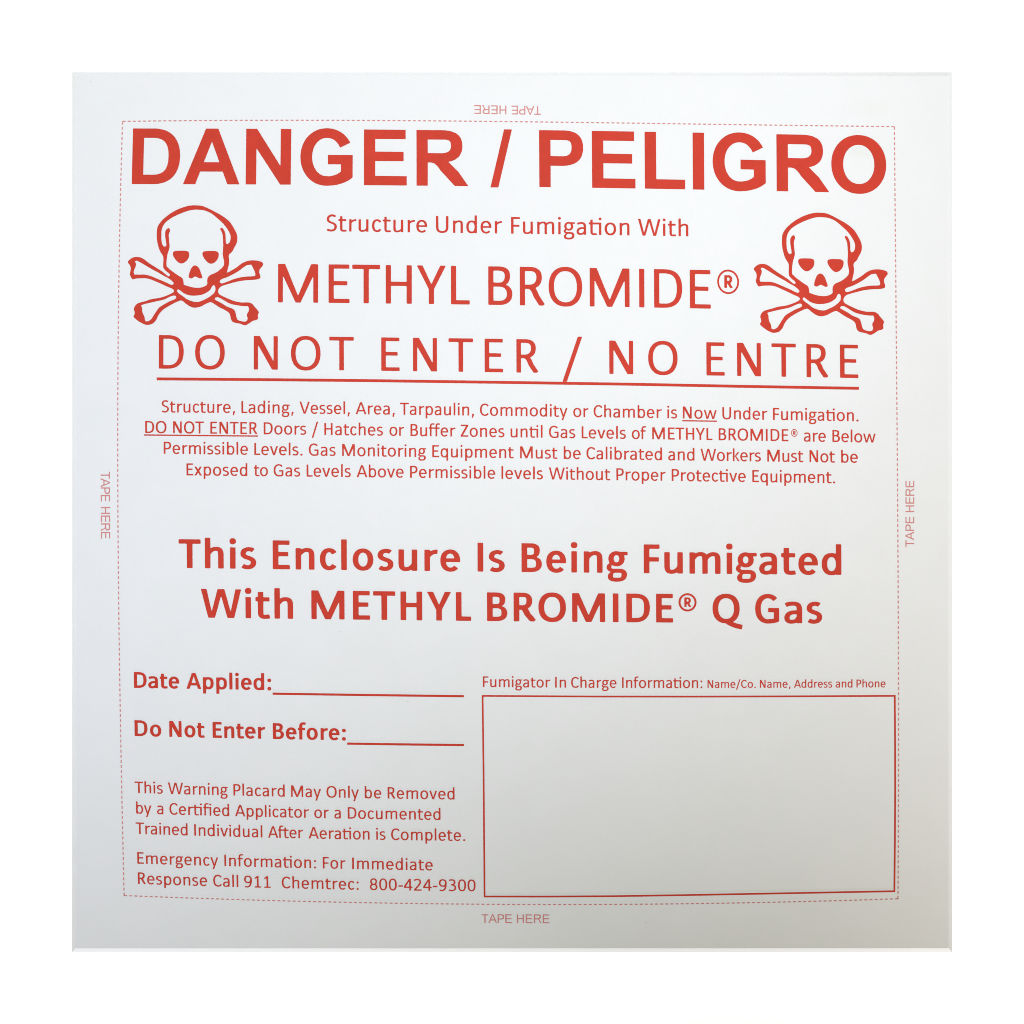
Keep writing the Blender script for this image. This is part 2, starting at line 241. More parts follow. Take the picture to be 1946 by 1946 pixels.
    'a': [[174,-10,138,-4,106,7,94,14,80,23,69,34,60,44,52,58,45,72,41,86,37,102,36,120,37,136,40,152,44,168,58,198,78,224,104,245,134,263,166,275,202,284,244,289,294,290,304,294,309,300,311,310,308,336,304,364,301,372,296,377,284,386,262,392,230,394,194,393,164,389,136,381,100,367,90,366,84,370,80,376,58,420,51,436,51,446,54,450,60,455,94,468,130,478,168,483,210,486,256,485,292,481,324,473,344,466,362,457,378,446,392,434,402,420,412,404,419,386,425,366,430,338,432,302,432,28,430,11,428,5,422,2,406,0,328,0,318,2,306,9,300,10,264,-1,240,-6,204,-10], [181,78,216,78,238,81,256,88,272,99,289,120,304,144,308,153,311,164,311,182,310,191,306,197,300,201,288,202,256,202,228,199,212,195,196,190,184,183,174,175,164,162,157,148,154,130,154,110,156,96,161,88,170,81]],
    'c': [[226,-10,204,-7,182,-3,162,4,144,12,128,23,111,36,97,50,84,68,73,86,62,108,54,128,48,150,43,174,40,200,38,226,38,256,40,284,44,310,49,332,56,354,64,374,75,396,87,412,100,428,114,442,130,454,146,465,166,473,184,479,204,483,226,486,248,486,274,483,296,478,316,471,338,460,358,445,377,428,390,410,393,404,393,398,390,392,382,386,320,351,308,346,302,347,296,350,282,372,271,382,262,388,252,392,236,393,220,391,208,384,196,374,184,356,173,332,165,304,161,276,159,240,161,204,165,172,173,146,183,122,194,104,207,92,220,85,232,83,242,83,252,84,262,88,270,93,278,100,297,126,302,129,308,130,320,125,383,90,391,82,393,74,392,68,388,62,369,40,348,22,326,10,304,0,280,-6,252,-9]],
    'd': [[240,-10,210,-7,184,-2,160,7,138,19,116,33,97,52,81,72,68,94,57,118,48,146,42,174,39,206,38,244,40,282,45,314,52,344,60,364,69,384,80,402,92,419,106,434,122,447,138,458,156,467,174,474,194,480,214,483,238,485,262,486,288,484,336,475,340,476,344,478,348,483,349,492,349,660,350,670,352,676,358,682,368,684,446,684,460,682,464,680,468,676,470,660,470,28,468,10,463,4,452,0,370,0,342,3,292,-8,264,-10], [248,82,270,84,288,90,306,101,320,118,332,138,341,164,346,192,349,226,348,262,344,296,337,324,327,348,313,368,296,382,278,390,256,394,236,392,218,385,202,374,187,358,175,336,167,312,162,284,159,250,160,216,163,182,170,154,180,130,193,110,210,95,228,86]],
    'e': [[244,-10,218,-7,196,-2,176,4,154,13,136,24,119,36,102,52,88,68,75,88,65,108,55,130,48,152,43,176,40,202,38,230,39,258,41,286,45,308,51,334,59,356,69,378,81,398,94,414,109,430,124,444,142,456,160,466,182,474,202,480,224,484,250,486,272,486,294,483,312,479,335,472,356,462,374,451,390,438,406,423,420,407,432,389,442,370,450,348,458,326,463,300,467,272,468,224,466,216,464,210,458,207,450,205,186,205,174,204,167,200,164,194,164,182,170,158,178,138,186,124,196,110,207,100,218,91,232,86,248,83,266,83,282,85,292,89,302,94,314,104,330,122,336,124,340,124,352,118,403,80,412,72,416,66,417,62,415,56,401,40,378,23,352,8,326,-1,300,-6,272,-10], [180,288,326,287,332,289,336,292,339,296,339,304,334,322,326,342,316,360,304,374,292,383,280,390,264,393,248,393,230,389,214,382,199,370,187,354,174,329,167,304,167,298,169,292,174,289]],
    'f': [[86,0,78,2,74,6,71,12,70,20,69,368,66,375,62,380,54,382,30,383,24,386,20,390,19,396,18,406,18,454,20,466,22,471,28,474,58,477,64,480,68,484,70,496,72,562,75,584,79,602,87,622,97,640,110,654,124,667,142,678,160,686,182,692,206,696,232,698,266,698,302,695,326,690,332,688,336,684,337,680,337,674,317,618,310,605,306,603,300,602,256,606,234,606,220,604,210,601,203,596,199,590,196,582,191,538,191,496,194,484,199,478,208,476,286,476,294,475,299,472,304,468,306,460,306,406,304,390,300,386,296,384,284,382,206,382,198,378,192,370,191,354,191,26,189,10,184,4,174,0]],
    'g': [[202,-196,166,-193,136,-188,110,-181,88,-172,70,-160,55,-146,44,-130,37,-112,35,-94,35,-76,37,-58,43,-42,49,-28,58,-17,68,-6,89,12,94,22,92,26,76,31,58,42,45,52,33,62,24,74,16,88,11,100,9,114,9,128,11,142,15,154,22,168,30,182,41,194,54,207,68,216,71,222,70,230,60,252,54,270,49,304,48,324,50,344,54,362,60,380,68,398,78,416,90,431,106,445,122,457,140,467,158,475,178,481,204,485,230,486,260,483,302,474,444,474,458,472,464,467,468,458,468,418,466,406,462,400,456,397,404,396,396,394,392,390,391,382,399,352,402,324,401,300,397,276,390,251,378,228,364,208,346,190,324,174,298,161,270,153,240,149,214,148,184,152,158,159,122,174,116,175,114,174,120,158,120,150,119,144,110,130,110,120,115,110,132,98,140,95,150,94,308,94,338,90,364,84,380,78,394,71,408,62,418,52,428,41,436,28,443,14,448,-2,451,-22,452,-42,449,-64,444,-86,437,-104,426,-121,414,-136,400,-149,382,-161,364,-171,342,-180,318,-186,292,-191,266,-194,236,-196], [172,-106,276,-105,298,-101,314,-96,324,-86,329,-70,333,-24,332,-16,330,-10,324,-4,316,0,306,3,292,4,194,4,182,2,170,-3,160,-12,153,-22,149,-36,148,-52,149,-84,152,-94,155,-100,160,-103], [216,238,228,237,242,239,252,245,262,253,271,264,277,276,282,292,284,308,284,324,282,342,278,356,272,369,264,380,253,388,242,394,230,397,218,397,206,394,196,388,186,380,178,368,172,356,168,342,166,326,165,310,168,294,171,280,178,267,185,256,194,247,204,241]],
    'h': [[84,0,76,2,72,6,69,12,68,22,68,668,72,679,76,682,82,683,174,684,180,682,185,678,187,674,189,666,189,474,190,464,193,458,198,455,204,456,244,473,284,482,320,485,358,481,392,472,407,464,420,456,432,447,442,436,451,424,458,410,465,390,470,370,474,346,476,316,476,16,474,8,470,4,466,2,458,0,372,0,363,2,357,8,355,26,355,306,351,352,347,376,342,386,336,389,328,392,302,393,286,391,272,387,258,381,244,372,228,358,211,340,197,322,191,310,189,292,189,24,188,14,186,8,180,2,170,0]],
    'i': [[78,0,70,2,66,6,63,12,62,22,63,462,68,472,78,476,170,475,176,473,180,469,183,464,184,454,183,14,178,4,168,0], [112,544,96,547,82,553,71,562,62,572,55,586,52,600,51,618,54,634,59,646,66,658,76,666,88,673,100,678,114,680,134,680,148,677,161,672,172,666,181,656,188,646,192,634,194,620,194,604,192,590,188,578,182,568,174,560,164,554,154,549,142,545]],
    'l': [[78,0,70,2,66,6,63,12,62,22,62,668,66,679,70,682,76,683,168,684,176,682,180,678,183,672,184,662,184,16,180,5,176,2,170,1]],
    'm': [[84,0,76,2,72,7,69,14,68,24,68,452,70,466,75,472,80,475,90,476,174,476,183,472,192,459,200,457,206,459,240,472,268,480,306,485,336,483,366,478,392,469,414,457,438,437,446,434,454,437,476,451,492,460,524,474,544,479,564,483,588,485,606,484,644,479,662,474,676,468,690,460,703,450,714,440,722,428,734,406,742,384,747,356,750,322,750,24,748,10,743,4,738,1,730,0,648,0,637,2,631,10,629,26,629,308,626,348,622,374,618,384,613,388,606,391,586,393,570,392,554,389,540,383,526,374,510,361,494,344,478,325,471,312,469,292,469,24,468,14,466,8,460,2,448,0,368,0,360,1,354,4,351,10,349,22,349,278,348,326,346,350,342,376,336,385,332,389,324,391,304,393,288,392,274,388,260,383,245,374,228,360,213,344,197,324,191,312,189,294,189,24,188,14,186,8,180,2,170,0]],
    'n': [[84,0,76,2,72,6,69,12,68,22,68,450,69,462,72,470,78,474,86,476,172,476,183,472,186,468,192,458,200,455,206,457,238,471,264,478,294,483,324,485,354,482,380,476,402,467,422,455,442,437,456,413,467,386,473,352,476,304,476,28,475,14,472,6,466,2,458,0,376,0,364,2,360,5,357,10,355,26,355,306,352,350,348,376,342,386,336,389,328,391,306,393,290,392,276,388,260,382,246,373,229,360,213,342,197,324,191,312,189,292,189,24,188,14,186,8,180,2,170,0]],
    'o': [[258,-10,234,-7,212,-4,192,3,170,11,152,22,133,34,116,50,102,66,88,84,77,104,66,126,59,148,53,170,49,194,46,226,46,250,48,276,52,300,57,324,65,346,74,368,85,388,98,406,114,424,130,439,148,452,168,463,188,472,208,478,230,483,256,485,278,486,302,484,324,480,346,474,366,466,384,455,404,442,421,428,435,412,449,394,461,374,471,352,479,330,485,306,489,282,492,250,492,226,490,200,486,176,481,152,473,128,463,106,452,88,439,68,424,51,406,36,388,23,370,12,348,3,328,-3,306,-7,280,-10], [265,82,286,84,306,91,324,104,339,122,351,144,360,170,366,200,369,232,368,266,363,298,354,324,342,348,328,368,311,382,292,390,270,394,250,391,230,384,214,371,199,354,186,330,177,306,171,276,169,244,170,210,175,180,183,152,195,128,209,110,226,95,244,86]],
    'p': [[84,-184,76,-182,72,-178,69,-172,68,-162,68,448,68,460,70,468,76,474,86,476,168,476,196,473,242,483,284,486,314,484,338,481,360,475,382,467,402,457,418,445,436,430,450,414,462,395,474,374,483,354,490,330,495,302,499,274,500,238,499,202,496,176,491,150,484,126,475,104,455,70,444,56,432,42,418,30,402,20,386,11,369,4,334,-6,290,-10,246,-8,204,1,194,-1,191,-6,189,-16,189,-160,188,-170,186,-176,180,-182,170,-184], [278,82,300,84,318,90,336,101,350,118,362,138,371,164,376,192,379,226,378,262,374,296,367,324,357,348,343,368,326,382,308,390,286,394,266,392,248,385,232,374,217,358,205,336,197,312,192,284,189,250,190,216,193,182,200,154,210,130,223,110,240,95,258,86]],
    'r': [[84,0,76,2,72,6,69,12,68,22,68,450,69,462,71,468,76,474,86,476,176,475,185,470,187,466,192,450,195,446,200,445,208,447,244,463,276,473,322,479,338,480,346,478,351,472,353,460,351,400,349,392,346,388,338,383,310,382,288,379,272,374,256,367,238,355,218,340,198,320,191,308,189,290,189,24,188,14,186,8,180,2,170,0]],
    's': [[166,-10,144,-7,122,-3,102,2,82,10,64,19,54,26,50,32,52,42,94,96,100,102,106,105,110,105,116,104,134,93,146,88,170,83,186,82,204,84,218,88,230,93,241,104,248,116,252,142,252,152,250,160,247,166,242,171,226,182,202,193,140,215,114,226,86,241,63,258,44,280,37,292,32,304,29,318,27,334,30,362,34,378,39,392,47,406,56,420,66,432,78,443,108,462,144,476,182,484,224,486,264,481,298,472,314,464,326,457,332,452,334,446,333,440,328,432,286,384,276,376,266,377,242,390,222,393,208,393,194,392,182,388,170,383,158,374,151,362,147,344,146,328,152,318,166,310,188,300,252,276,282,264,312,247,334,229,346,216,354,204,361,192,366,176,369,162,371,144,368,112,359,84,344,59,325,38,302,20,274,6,240,-4,204,-9]],
    't': [[204,-9,176,-6,154,-1,132,8,116,18,100,32,89,48,80,66,74,88,70,128,69,368,66,375,62,380,54,382,30,383,25,386,21,390,18,402,18,452,20,466,25,472,32,475,58,477,64,480,68,484,70,498,71,578,74,587,84,591,168,592,183,590,188,584,191,576,191,494,193,486,196,480,202,477,212,476,312,475,321,472,325,462,326,400,324,390,319,386,314,383,306,382,208,382,198,379,193,372,191,356,191,126,193,94,197,88,204,85,216,83,240,83,272,86,304,90,310,89,314,87,319,80,324,70,338,22,339,10,336,6,331,2,308,-3,260,-8]],
    'u': [[210,-9,184,-6,160,-1,138,7,120,18,104,30,92,46,81,64,73,84,66,118,62,166,62,450,63,462,64,468,70,474,80,476,158,476,174,474,178,471,181,466,183,450,183,170,186,128,190,100,196,91,200,87,208,85,232,83,248,84,262,88,277,94,292,103,308,116,326,135,340,152,346,164,348,184,348,452,349,462,351,468,356,474,368,476,446,476,461,474,467,466,469,452,469,26,468,15,466,8,461,2,452,0,364,0,354,4,344,18,338,20,330,19,300,5,273,-2,242,-8]],
    '®': [[200,250,180,253,162,256,144,262,126,270,110,279,94,290,67,316,55,332,45,348,28,383,19,420,16,460,21,500,26,520,33,538,41,556,51,572,62,588,75,602,90,616,104,627,120,637,138,645,156,652,172,656,192,659,212,660,232,658,250,654,268,649,286,642,302,633,318,622,346,595,358,581,369,564,378,548,386,528,396,490,399,450,394,410,389,390,382,372,373,352,363,336,352,320,338,306,324,292,308,281,292,271,274,263,256,257,238,253,218,251], [200,294,230,296,258,304,284,318,307,336,326,360,341,388,351,418,355,450,353,480,345,512,333,540,315,564,294,585,268,601,242,611,212,616,182,613,154,605,129,590,106,572,88,548,74,522,64,492,60,460,62,430,70,398,82,372,99,346,120,326,144,310,172,299], [156,352,148,354,144,358,142,362,140,370,140,540,142,556,144,561,148,564,160,566,218,566,232,564,244,560,256,552,266,542,274,530,278,516,279,494,275,472,267,454,250,436,249,428,253,416,280,370,283,364,282,358,276,354,266,352,248,353,239,356,230,366,205,412,200,417,196,419,192,417,189,410,188,370,185,360,181,356,176,353], [199,472,208,471,218,473,226,479,230,488,231,500,229,512,224,521,214,526,206,527,198,526,192,522,189,516,188,502,189,482,192,476]],
  },
  'r': {
    ',': [[82,-125,78,-123,74,-120,72,-116,72,-110,93,70,95,82,100,88,108,90,176,90,186,88,191,82,190,72,132,-116,128,-122,122,-124]],
    '-': [[44,210,38,212,34,215,32,226,33,270,36,276,42,279,258,280,268,278,273,270,274,222,271,214,264,211]],
    '.': [[118,-12,106,-9,96,-5,86,1,79,10,74,20,71,30,70,44,72,56,76,66,82,74,88,81,98,86,108,90,120,92,134,92,146,89,156,86,164,80,171,74,176,66,180,56,182,46,182,34,180,24,172,8,158,-4,140,-11]],
    '/': [[30,-165,24,-162,21,-158,20,-154,22,-144,288,698,294,706,302,709,350,710,360,709,364,706,366,702,363,688,98,-152,92,-161,84,-164]],
    '0': [[242,-10,218,-7,194,-2,174,6,154,16,137,28,119,44,103,64,88,88,75,112,64,138,56,166,49,194,44,222,40,258,38,302,38,340,40,386,43,416,54,474,62,500,72,526,83,548,98,572,112,591,128,608,146,623,166,635,186,644,208,649,228,653,256,654,282,652,304,648,326,642,347,632,366,618,385,602,401,584,416,562,428,540,441,510,451,480,458,452,463,422,467,386,469,342,469,304,467,258,463,226,458,194,452,168,444,140,433,114,421,90,406,66,389,46,374,31,355,18,336,7,316,-1,294,-7,264,-10], [246,56,260,56,276,59,290,63,302,69,312,77,324,88,334,100,344,116,360,150,372,194,379,242,383,300,382,370,377,420,367,470,352,511,343,530,332,546,322,558,310,570,298,578,284,583,272,586,254,588,226,584,214,580,202,573,191,564,181,554,170,541,161,526,146,490,135,448,128,400,124,344,125,274,130,226,139,178,153,136,162,118,171,102,182,88,192,78,204,69,218,63,230,59]],
    '1': [[104,0,96,4,92,12,92,54,94,60,98,64,110,66,208,66,216,69,219,76,220,518,219,526,217,532,214,534,208,533,128,487,116,484,111,486,107,494,96,528,96,538,98,544,104,549,208,627,224,642,238,644,296,643,300,641,302,638,304,626,305,76,309,68,318,66,422,66,434,64,438,60,440,54,440,18,439,8,437,4,434,2,422,0]],
    '2': [[62,0,54,4,50,12,50,60,52,71,216,256,261,312,291,352,316,392,332,426,341,456,343,486,338,522,333,536,327,550,320,560,310,569,300,576,288,582,268,586,244,588,200,587,172,583,152,577,134,569,116,557,96,541,88,538,84,540,78,544,46,576,42,584,42,590,48,597,61,608,94,628,130,641,162,649,216,654,260,654,298,648,332,638,360,623,382,604,400,582,414,556,423,524,427,488,425,454,418,422,408,395,392,365,374,334,353,304,324,266,282,216,165,84,161,76,160,72,164,68,174,66,446,65,452,62,455,54,455,18,454,7,448,2,436,0]],
    '3': [[196,-10,142,-3,90,10,48,27,42,32,42,40,62,82,66,87,70,89,78,88,124,70,160,61,204,56,242,58,278,64,296,70,310,77,322,85,335,94,344,105,353,118,361,134,366,150,369,170,370,190,368,208,363,224,356,238,347,252,336,264,324,274,310,283,294,292,274,300,252,305,198,313,192,317,190,324,190,366,191,370,194,375,200,378,242,384,268,393,282,400,294,408,303,418,312,428,323,448,330,472,333,500,330,524,327,538,322,548,316,558,309,566,300,572,290,578,264,585,234,588,188,588,164,586,138,581,122,575,102,565,94,565,88,569,83,578,64,608,62,618,63,622,66,625,82,634,108,643,136,649,184,654,242,654,266,652,290,649,314,642,334,634,354,622,372,608,385,594,398,576,406,558,414,532,417,504,415,474,409,446,400,420,388,400,372,380,347,356,345,350,349,344,379,324,402,306,418,287,432,268,443,244,451,218,454,190,453,164,450,144,445,126,438,106,429,90,418,73,404,58,390,44,374,33,356,22,336,12,316,5,292,-2,246,-9,224,-10]],
    '4': [[322,0,314,4,310,12,310,134,309,142,306,147,300,149,292,150,46,150,32,151,26,155,24,162,24,228,26,238,32,248,290,636,297,642,306,644,380,644,386,643,391,640,393,634,394,628,395,226,398,219,406,216,470,216,480,214,483,210,485,204,485,164,482,154,474,151,408,150,402,149,398,146,395,142,394,134,394,18,392,6,388,2,380,0], [133,216,294,216,303,218,308,222,310,236,310,506,309,522,306,528,302,527,300,525,292,513,129,234,126,228,125,222,128,218]],
    '8': [[238,-10,198,-4,162,7,127,24,112,35,98,48,87,60,76,74,60,106,55,122,51,138,48,174,50,198,54,218,61,236,70,254,79,270,90,284,106,300,126,316,130,322,127,328,106,352,91,376,80,400,72,426,68,460,69,490,74,520,84,548,96,572,113,594,132,612,154,628,176,639,202,648,228,652,260,654,288,651,314,645,338,636,360,623,380,608,398,590,413,568,425,544,434,516,438,484,438,456,434,424,427,398,416,374,400,352,380,328,377,322,381,316,401,300,418,282,430,267,440,250,448,232,454,212,458,188,459,166,457,144,454,126,449,110,441,92,432,76,421,62,410,49,394,34,378,24,362,14,342,6,324,0,284,-8,260,-10], [242,56,266,57,290,61,312,68,330,80,347,94,360,112,369,132,374,154,375,176,371,200,364,220,352,239,336,255,318,268,298,277,274,282,250,284,224,281,200,274,180,263,162,248,148,230,139,210,133,186,132,162,136,138,145,116,158,98,174,81,194,69,218,61], [245,350,266,351,286,355,306,364,322,377,337,394,348,414,355,436,359,460,358,484,354,508,346,530,334,548,318,565,302,576,282,584,260,588,240,587,220,582,200,573,184,560,170,544,159,524,152,502,148,478,149,454,153,430,161,410,172,390,187,374,204,363,224,354]],
    '9': [[182,-10,154,-7,128,-3,90,6,81,10,77,16,77,24,86,58,90,68,94,72,100,72,160,59,186,56,204,56,224,58,244,62,260,68,276,78,292,90,306,105,320,124,332,144,343,170,352,196,362,234,363,250,360,254,354,254,317,240,284,234,254,232,224,234,194,238,168,246,142,257,119,272,98,291,79,314,64,338,53,364,44,394,41,428,40,454,44,488,48,508,55,528,63,546,73,564,86,581,98,596,114,609,130,621,148,632,166,639,186,646,206,650,252,654,296,650,322,644,346,635,370,623,390,608,408,592,424,572,438,550,447,528,454,508,458,488,462,444,462,394,460,340,455,292,449,248,436,187,426,158,416,134,406,114,393,92,379,72,362,53,346,38,326,24,306,13,282,4,258,-4,232,-8,204,-10], [240,298,266,299,292,305,316,315,336,330,352,350,364,373,373,398,377,428,377,458,372,490,363,516,350,540,332,558,311,574,288,583,262,588,236,587,210,581,186,571,166,556,150,536,138,513,129,488,125,458,125,428,129,396,139,370,152,348,169,328,190,313,214,303]],
    ':': [[126,-12,114,-9,104,-5,94,1,87,10,82,20,79,30,78,44,80,56,84,66,90,74,96,81,106,86,116,90,128,92,142,92,154,89,164,86,172,80,179,74,184,66,188,56,190,46,190,34,188,24,180,8,166,-4,148,-11], [126,353,114,356,104,360,94,366,87,374,82,384,79,396,78,408,80,422,84,430,90,439,96,446,106,451,116,455,128,457,142,457,154,454,164,451,172,446,179,438,184,430,188,422,190,410,190,400,188,388,180,372,166,361,148,354]],
    'A': [[18,0,12,2,9,6,9,12,11,20,234,634,240,641,250,644,326,644,338,642,344,636,350,622,567,22,570,12,570,5,564,1,554,0,496,0,490,1,484,4,478,16,433,146,429,152,424,156,410,158,168,158,154,156,150,153,147,148,101,16,96,5,90,2,82,0], [188,228,386,228,395,230,399,234,399,240,397,250,303,520,296,538,290,544,288,543,285,540,280,530,181,246,179,238,180,234,183,230]],
    'B': [[104,0,98,2,94,6,92,18,92,622,94,638,99,642,108,644,280,644,312,642,338,638,364,631,385,624,412,607,424,598,434,586,449,562,455,546,458,530,462,502,461,474,458,444,451,416,442,395,430,377,417,362,397,346,394,342,398,336,433,320,454,303,475,278,489,250,498,216,500,196,500,178,495,138,490,122,484,104,475,88,464,73,452,59,438,47,422,35,406,26,386,18,366,11,330,4,290,0], [191,70,280,70,318,74,338,79,354,86,370,96,382,108,395,126,403,146,407,172,408,196,404,220,397,242,386,260,372,276,358,287,342,295,324,301,304,305,278,307,198,307,188,306,184,303,181,298,180,288,180,86,182,75,186,72], [191,374,268,373,296,376,312,380,326,386,338,394,347,404,358,418,365,436,370,456,372,482,371,504,367,522,360,538,350,550,338,558,326,564,310,569,290,572,264,574,198,574,188,573,184,570,181,564,180,556,180,388,181,382,183,378]],
    'C': [[296,-10,266,-7,240,-1,214,7,191,18,166,34,144,52,124,72,108,93,94,117,81,142,69,172,60,202,54,232,50,266,47,302,47,344,50,382,54,414,61,446,70,474,81,502,94,528,109,552,126,574,143,590,166,610,190,625,212,636,238,644,264,650,296,654,322,654,356,651,384,644,414,633,442,619,471,598,498,569,507,556,508,548,506,540,499,532,466,509,456,504,450,503,442,508,426,529,412,544,400,555,386,564,370,573,354,579,334,582,314,584,282,582,256,575,230,562,208,544,186,518,166,484,150,442,140,396,135,340,136,284,142,236,153,192,162,171,172,150,185,128,198,110,216,94,230,82,248,73,266,66,292,61,320,60,346,64,368,70,388,80,404,93,424,112,443,136,450,141,460,138,500,112,506,104,508,94,506,86,502,80,480,54,452,32,422,14,392,2,364,-5,326,-10]],
    'D': [[104,0,98,2,94,6,92,18,92,622,92,632,94,638,100,643,110,644,282,644,322,642,356,637,388,629,420,618,444,606,468,591,488,573,506,554,521,532,536,506,546,482,555,450,562,420,566,386,569,344,569,308,565,262,559,228,551,194,540,162,526,134,514,115,500,96,484,78,467,62,448,48,430,37,405,26,382,17,340,7,294,1,266,0], [191,70,278,70,302,71,338,77,370,88,398,104,422,126,442,154,458,189,465,216,471,242,475,272,477,310,477,346,475,384,471,412,465,440,458,464,450,484,439,502,428,517,414,531,398,543,382,553,362,561,328,569,286,574,194,574,186,572,181,566,180,552,180,88,182,76,186,72]],
    'E': [[104,0,98,2,94,6,92,18,92,622,94,638,100,643,110,644,422,644,436,642,440,638,442,632,442,590,440,580,438,577,434,575,420,574,196,574,187,572,182,568,180,554,180,386,181,376,184,370,188,367,198,366,398,365,404,362,407,356,408,318,408,308,406,302,402,298,396,296,198,296,188,295,184,292,181,286,180,278,180,88,181,80,183,74,188,71,194,70,424,70,438,69,444,65,446,58,446,16,444,6,438,1,428,0]],
    'F': [[104,0,98,2,94,6,92,18,92,622,94,638,100,643,110,644,402,644,416,642,420,638,422,632,422,590,420,580,418,577,414,575,400,574,196,574,187,572,182,568,180,554,180,362,181,352,183,346,188,343,198,342,384,342,396,341,401,338,404,330,404,284,400,275,390,272,198,272,190,271,184,268,181,264,180,254,180,22,179,8,175,2,168,0]],
    'G': [[304,-10,274,-7,246,-1,222,7,196,19,172,33,150,51,129,70,111,94,95,118,82,142,69,174,60,204,53,238,49,268,47,306,47,342,50,378,54,410,61,440,69,470,82,502,96,528,111,552,130,574,150,594,173,612,198,626,222,637,248,645,276,651,308,654,334,654,364,651,392,646,420,637,444,626,471,610,496,589,515,570,517,564,516,558,510,550,472,521,466,516,460,515,452,519,435,538,420,551,406,562,390,570,372,577,352,582,330,584,308,584,276,579,250,570,226,556,204,537,192,522,181,506,162,472,148,432,139,388,135,336,137,278,144,230,156,186,166,165,176,144,188,126,202,110,216,97,230,85,246,76,264,69,294,62,328,60,348,62,370,66,390,64,406,66,440,71,466,76,474,82,477,92,477,242,475,256,470,260,462,262,358,262,346,264,342,268,340,276,341,322,343,326,346,328,356,330,538,330,552,329,556,327,558,324,560,314,560,62,559,54,553,38,548,31,532,23,504,13,462,3,412,-4,354,-9]],
    'H': [[104,0,98,2,94,6,92,18,92,622,92,632,94,639,98,642,106,644,164,644,174,642,177,640,179,636,180,622,180,384,181,374,184,369,190,367,198,366,422,366,432,366,438,368,441,372,443,380,443,624,444,636,448,642,458,644,514,644,526,642,530,636,531,622,531,22,531,12,528,5,524,2,518,0,460,0,450,2,446,4,444,8,443,22,443,278,442,288,439,292,434,295,424,296,200,296,190,295,185,294,182,290,180,282,180,22,179,8,175,2,168,0]],
    'I': [[94,0,88,2,84,6,82,18,82,632,86,640,93,644,158,644,164,642,168,639,170,626,170,12,166,4,158,0]],
    'L': [[104,0,98,2,94,6,92,18,92,632,96,640,103,644,168,644,174,642,178,639,180,626,180,92,181,78,186,72,196,70,388,70,400,69,405,66,408,58,408,12,406,7,404,3,400,1,392,0]],
    'M': [[102,0,96,2,92,6,91,10,90,20,90,624,91,634,94,640,98,643,106,644,196,644,206,642,212,636,416,139,422,128,428,124,433,128,438,139,642,636,650,642,660,644,750,644,756,643,762,640,764,634,765,624,765,22,764,10,761,4,756,1,750,0,696,0,688,3,684,10,683,406,682,422,680,429,676,429,674,427,664,409,473,8,468,3,460,0,406,0,390,2,384,5,380,12,192,407,184,424,178,429,175,428,173,424,172,408,171,10,168,4,160,0]],
    'N': [[104,0,98,2,94,6,92,18,92,622,92,632,94,639,99,642,106,644,194,644,206,642,213,636,454,190,462,178,466,174,469,176,471,180,472,196,473,634,476,641,484,644,538,644,549,642,553,636,554,622,554,22,554,12,552,5,547,2,540,0,458,0,446,2,438,7,194,440,186,452,180,456,177,456,175,452,174,436,173,10,170,4,162,0]],
    'O': [[318,-10,284,-7,252,-1,224,7,198,18,174,32,150,51,128,71,108,96,92,123,78,150,65,186,57,216,51,250,48,282,47,324,48,364,52,395,57,428,65,458,78,494,90,519,106,544,123,566,143,588,166,606,190,621,214,633,242,643,270,649,296,652,330,654,364,653,392,649,420,643,448,633,476,619,500,603,522,585,541,564,558,542,575,514,588,484,599,454,606,424,611,392,614,362,615,320,614,280,611,250,605,218,598,190,587,158,575,130,559,104,543,82,524,62,504,44,483,30,460,16,434,6,410,-1,382,-7,340,-10], [318,62,338,62,364,64,382,68,400,74,418,82,434,93,452,106,464,120,477,136,490,156,500,178,508,200,515,224,520,248,523,274,525,306,525,336,523,368,515,420,508,443,500,466,490,486,478,506,465,524,452,537,436,551,418,562,400,570,380,577,360,580,338,582,318,581,294,579,274,574,256,568,240,560,224,548,208,536,196,522,182,504,171,484,161,464,153,442,147,418,142,394,137,338,137,308,139,276,147,226,153,202,161,180,170,160,181,142,194,124,208,109,224,95,242,84,258,75,278,69,296,65]],
    'P': [[104,0,98,2,94,6,92,18,92,622,94,638,99,642,108,644,286,644,316,641,344,637,370,630,392,622,408,613,423,604,448,580,457,566,466,552,478,518,483,498,485,474,485,430,483,408,479,388,472,366,465,348,449,320,438,306,427,294,398,273,368,257,336,247,302,241,268,238,194,238,188,237,184,234,181,230,180,220,180,22,179,8,175,2,168,0], [191,308,262,308,284,311,304,316,324,324,342,335,358,350,370,366,383,390,390,416,394,446,393,476,388,502,379,524,367,540,350,554,336,562,322,567,286,573,196,574,188,573,182,568,181,564,180,554,180,324,182,313,186,310]],
    'R': [[104,0,98,2,94,6,92,18,92,622,94,637,98,642,108,644,276,644,306,642,332,638,356,632,376,624,398,612,418,598,433,582,445,564,455,542,462,518,465,488,466,460,463,432,457,406,449,382,438,362,426,344,411,328,392,313,365,298,362,294,361,288,391,236,419,168,507,36,510,28,510,22,506,18,498,11,486,4,478,1,434,0,426,1,421,4,412,14,333,134,325,148,297,216,285,238,274,253,260,266,244,274,232,276,194,276,188,275,184,272,181,268,180,262,180,22,179,8,175,2,168,0], [191,346,218,346,238,348,262,347,294,353,310,359,328,368,340,379,352,392,362,410,370,432,373,458,374,482,371,506,364,526,355,542,342,555,330,562,316,567,300,570,282,573,196,574,188,573,182,569,181,564,180,554,180,362,181,354,183,350]],
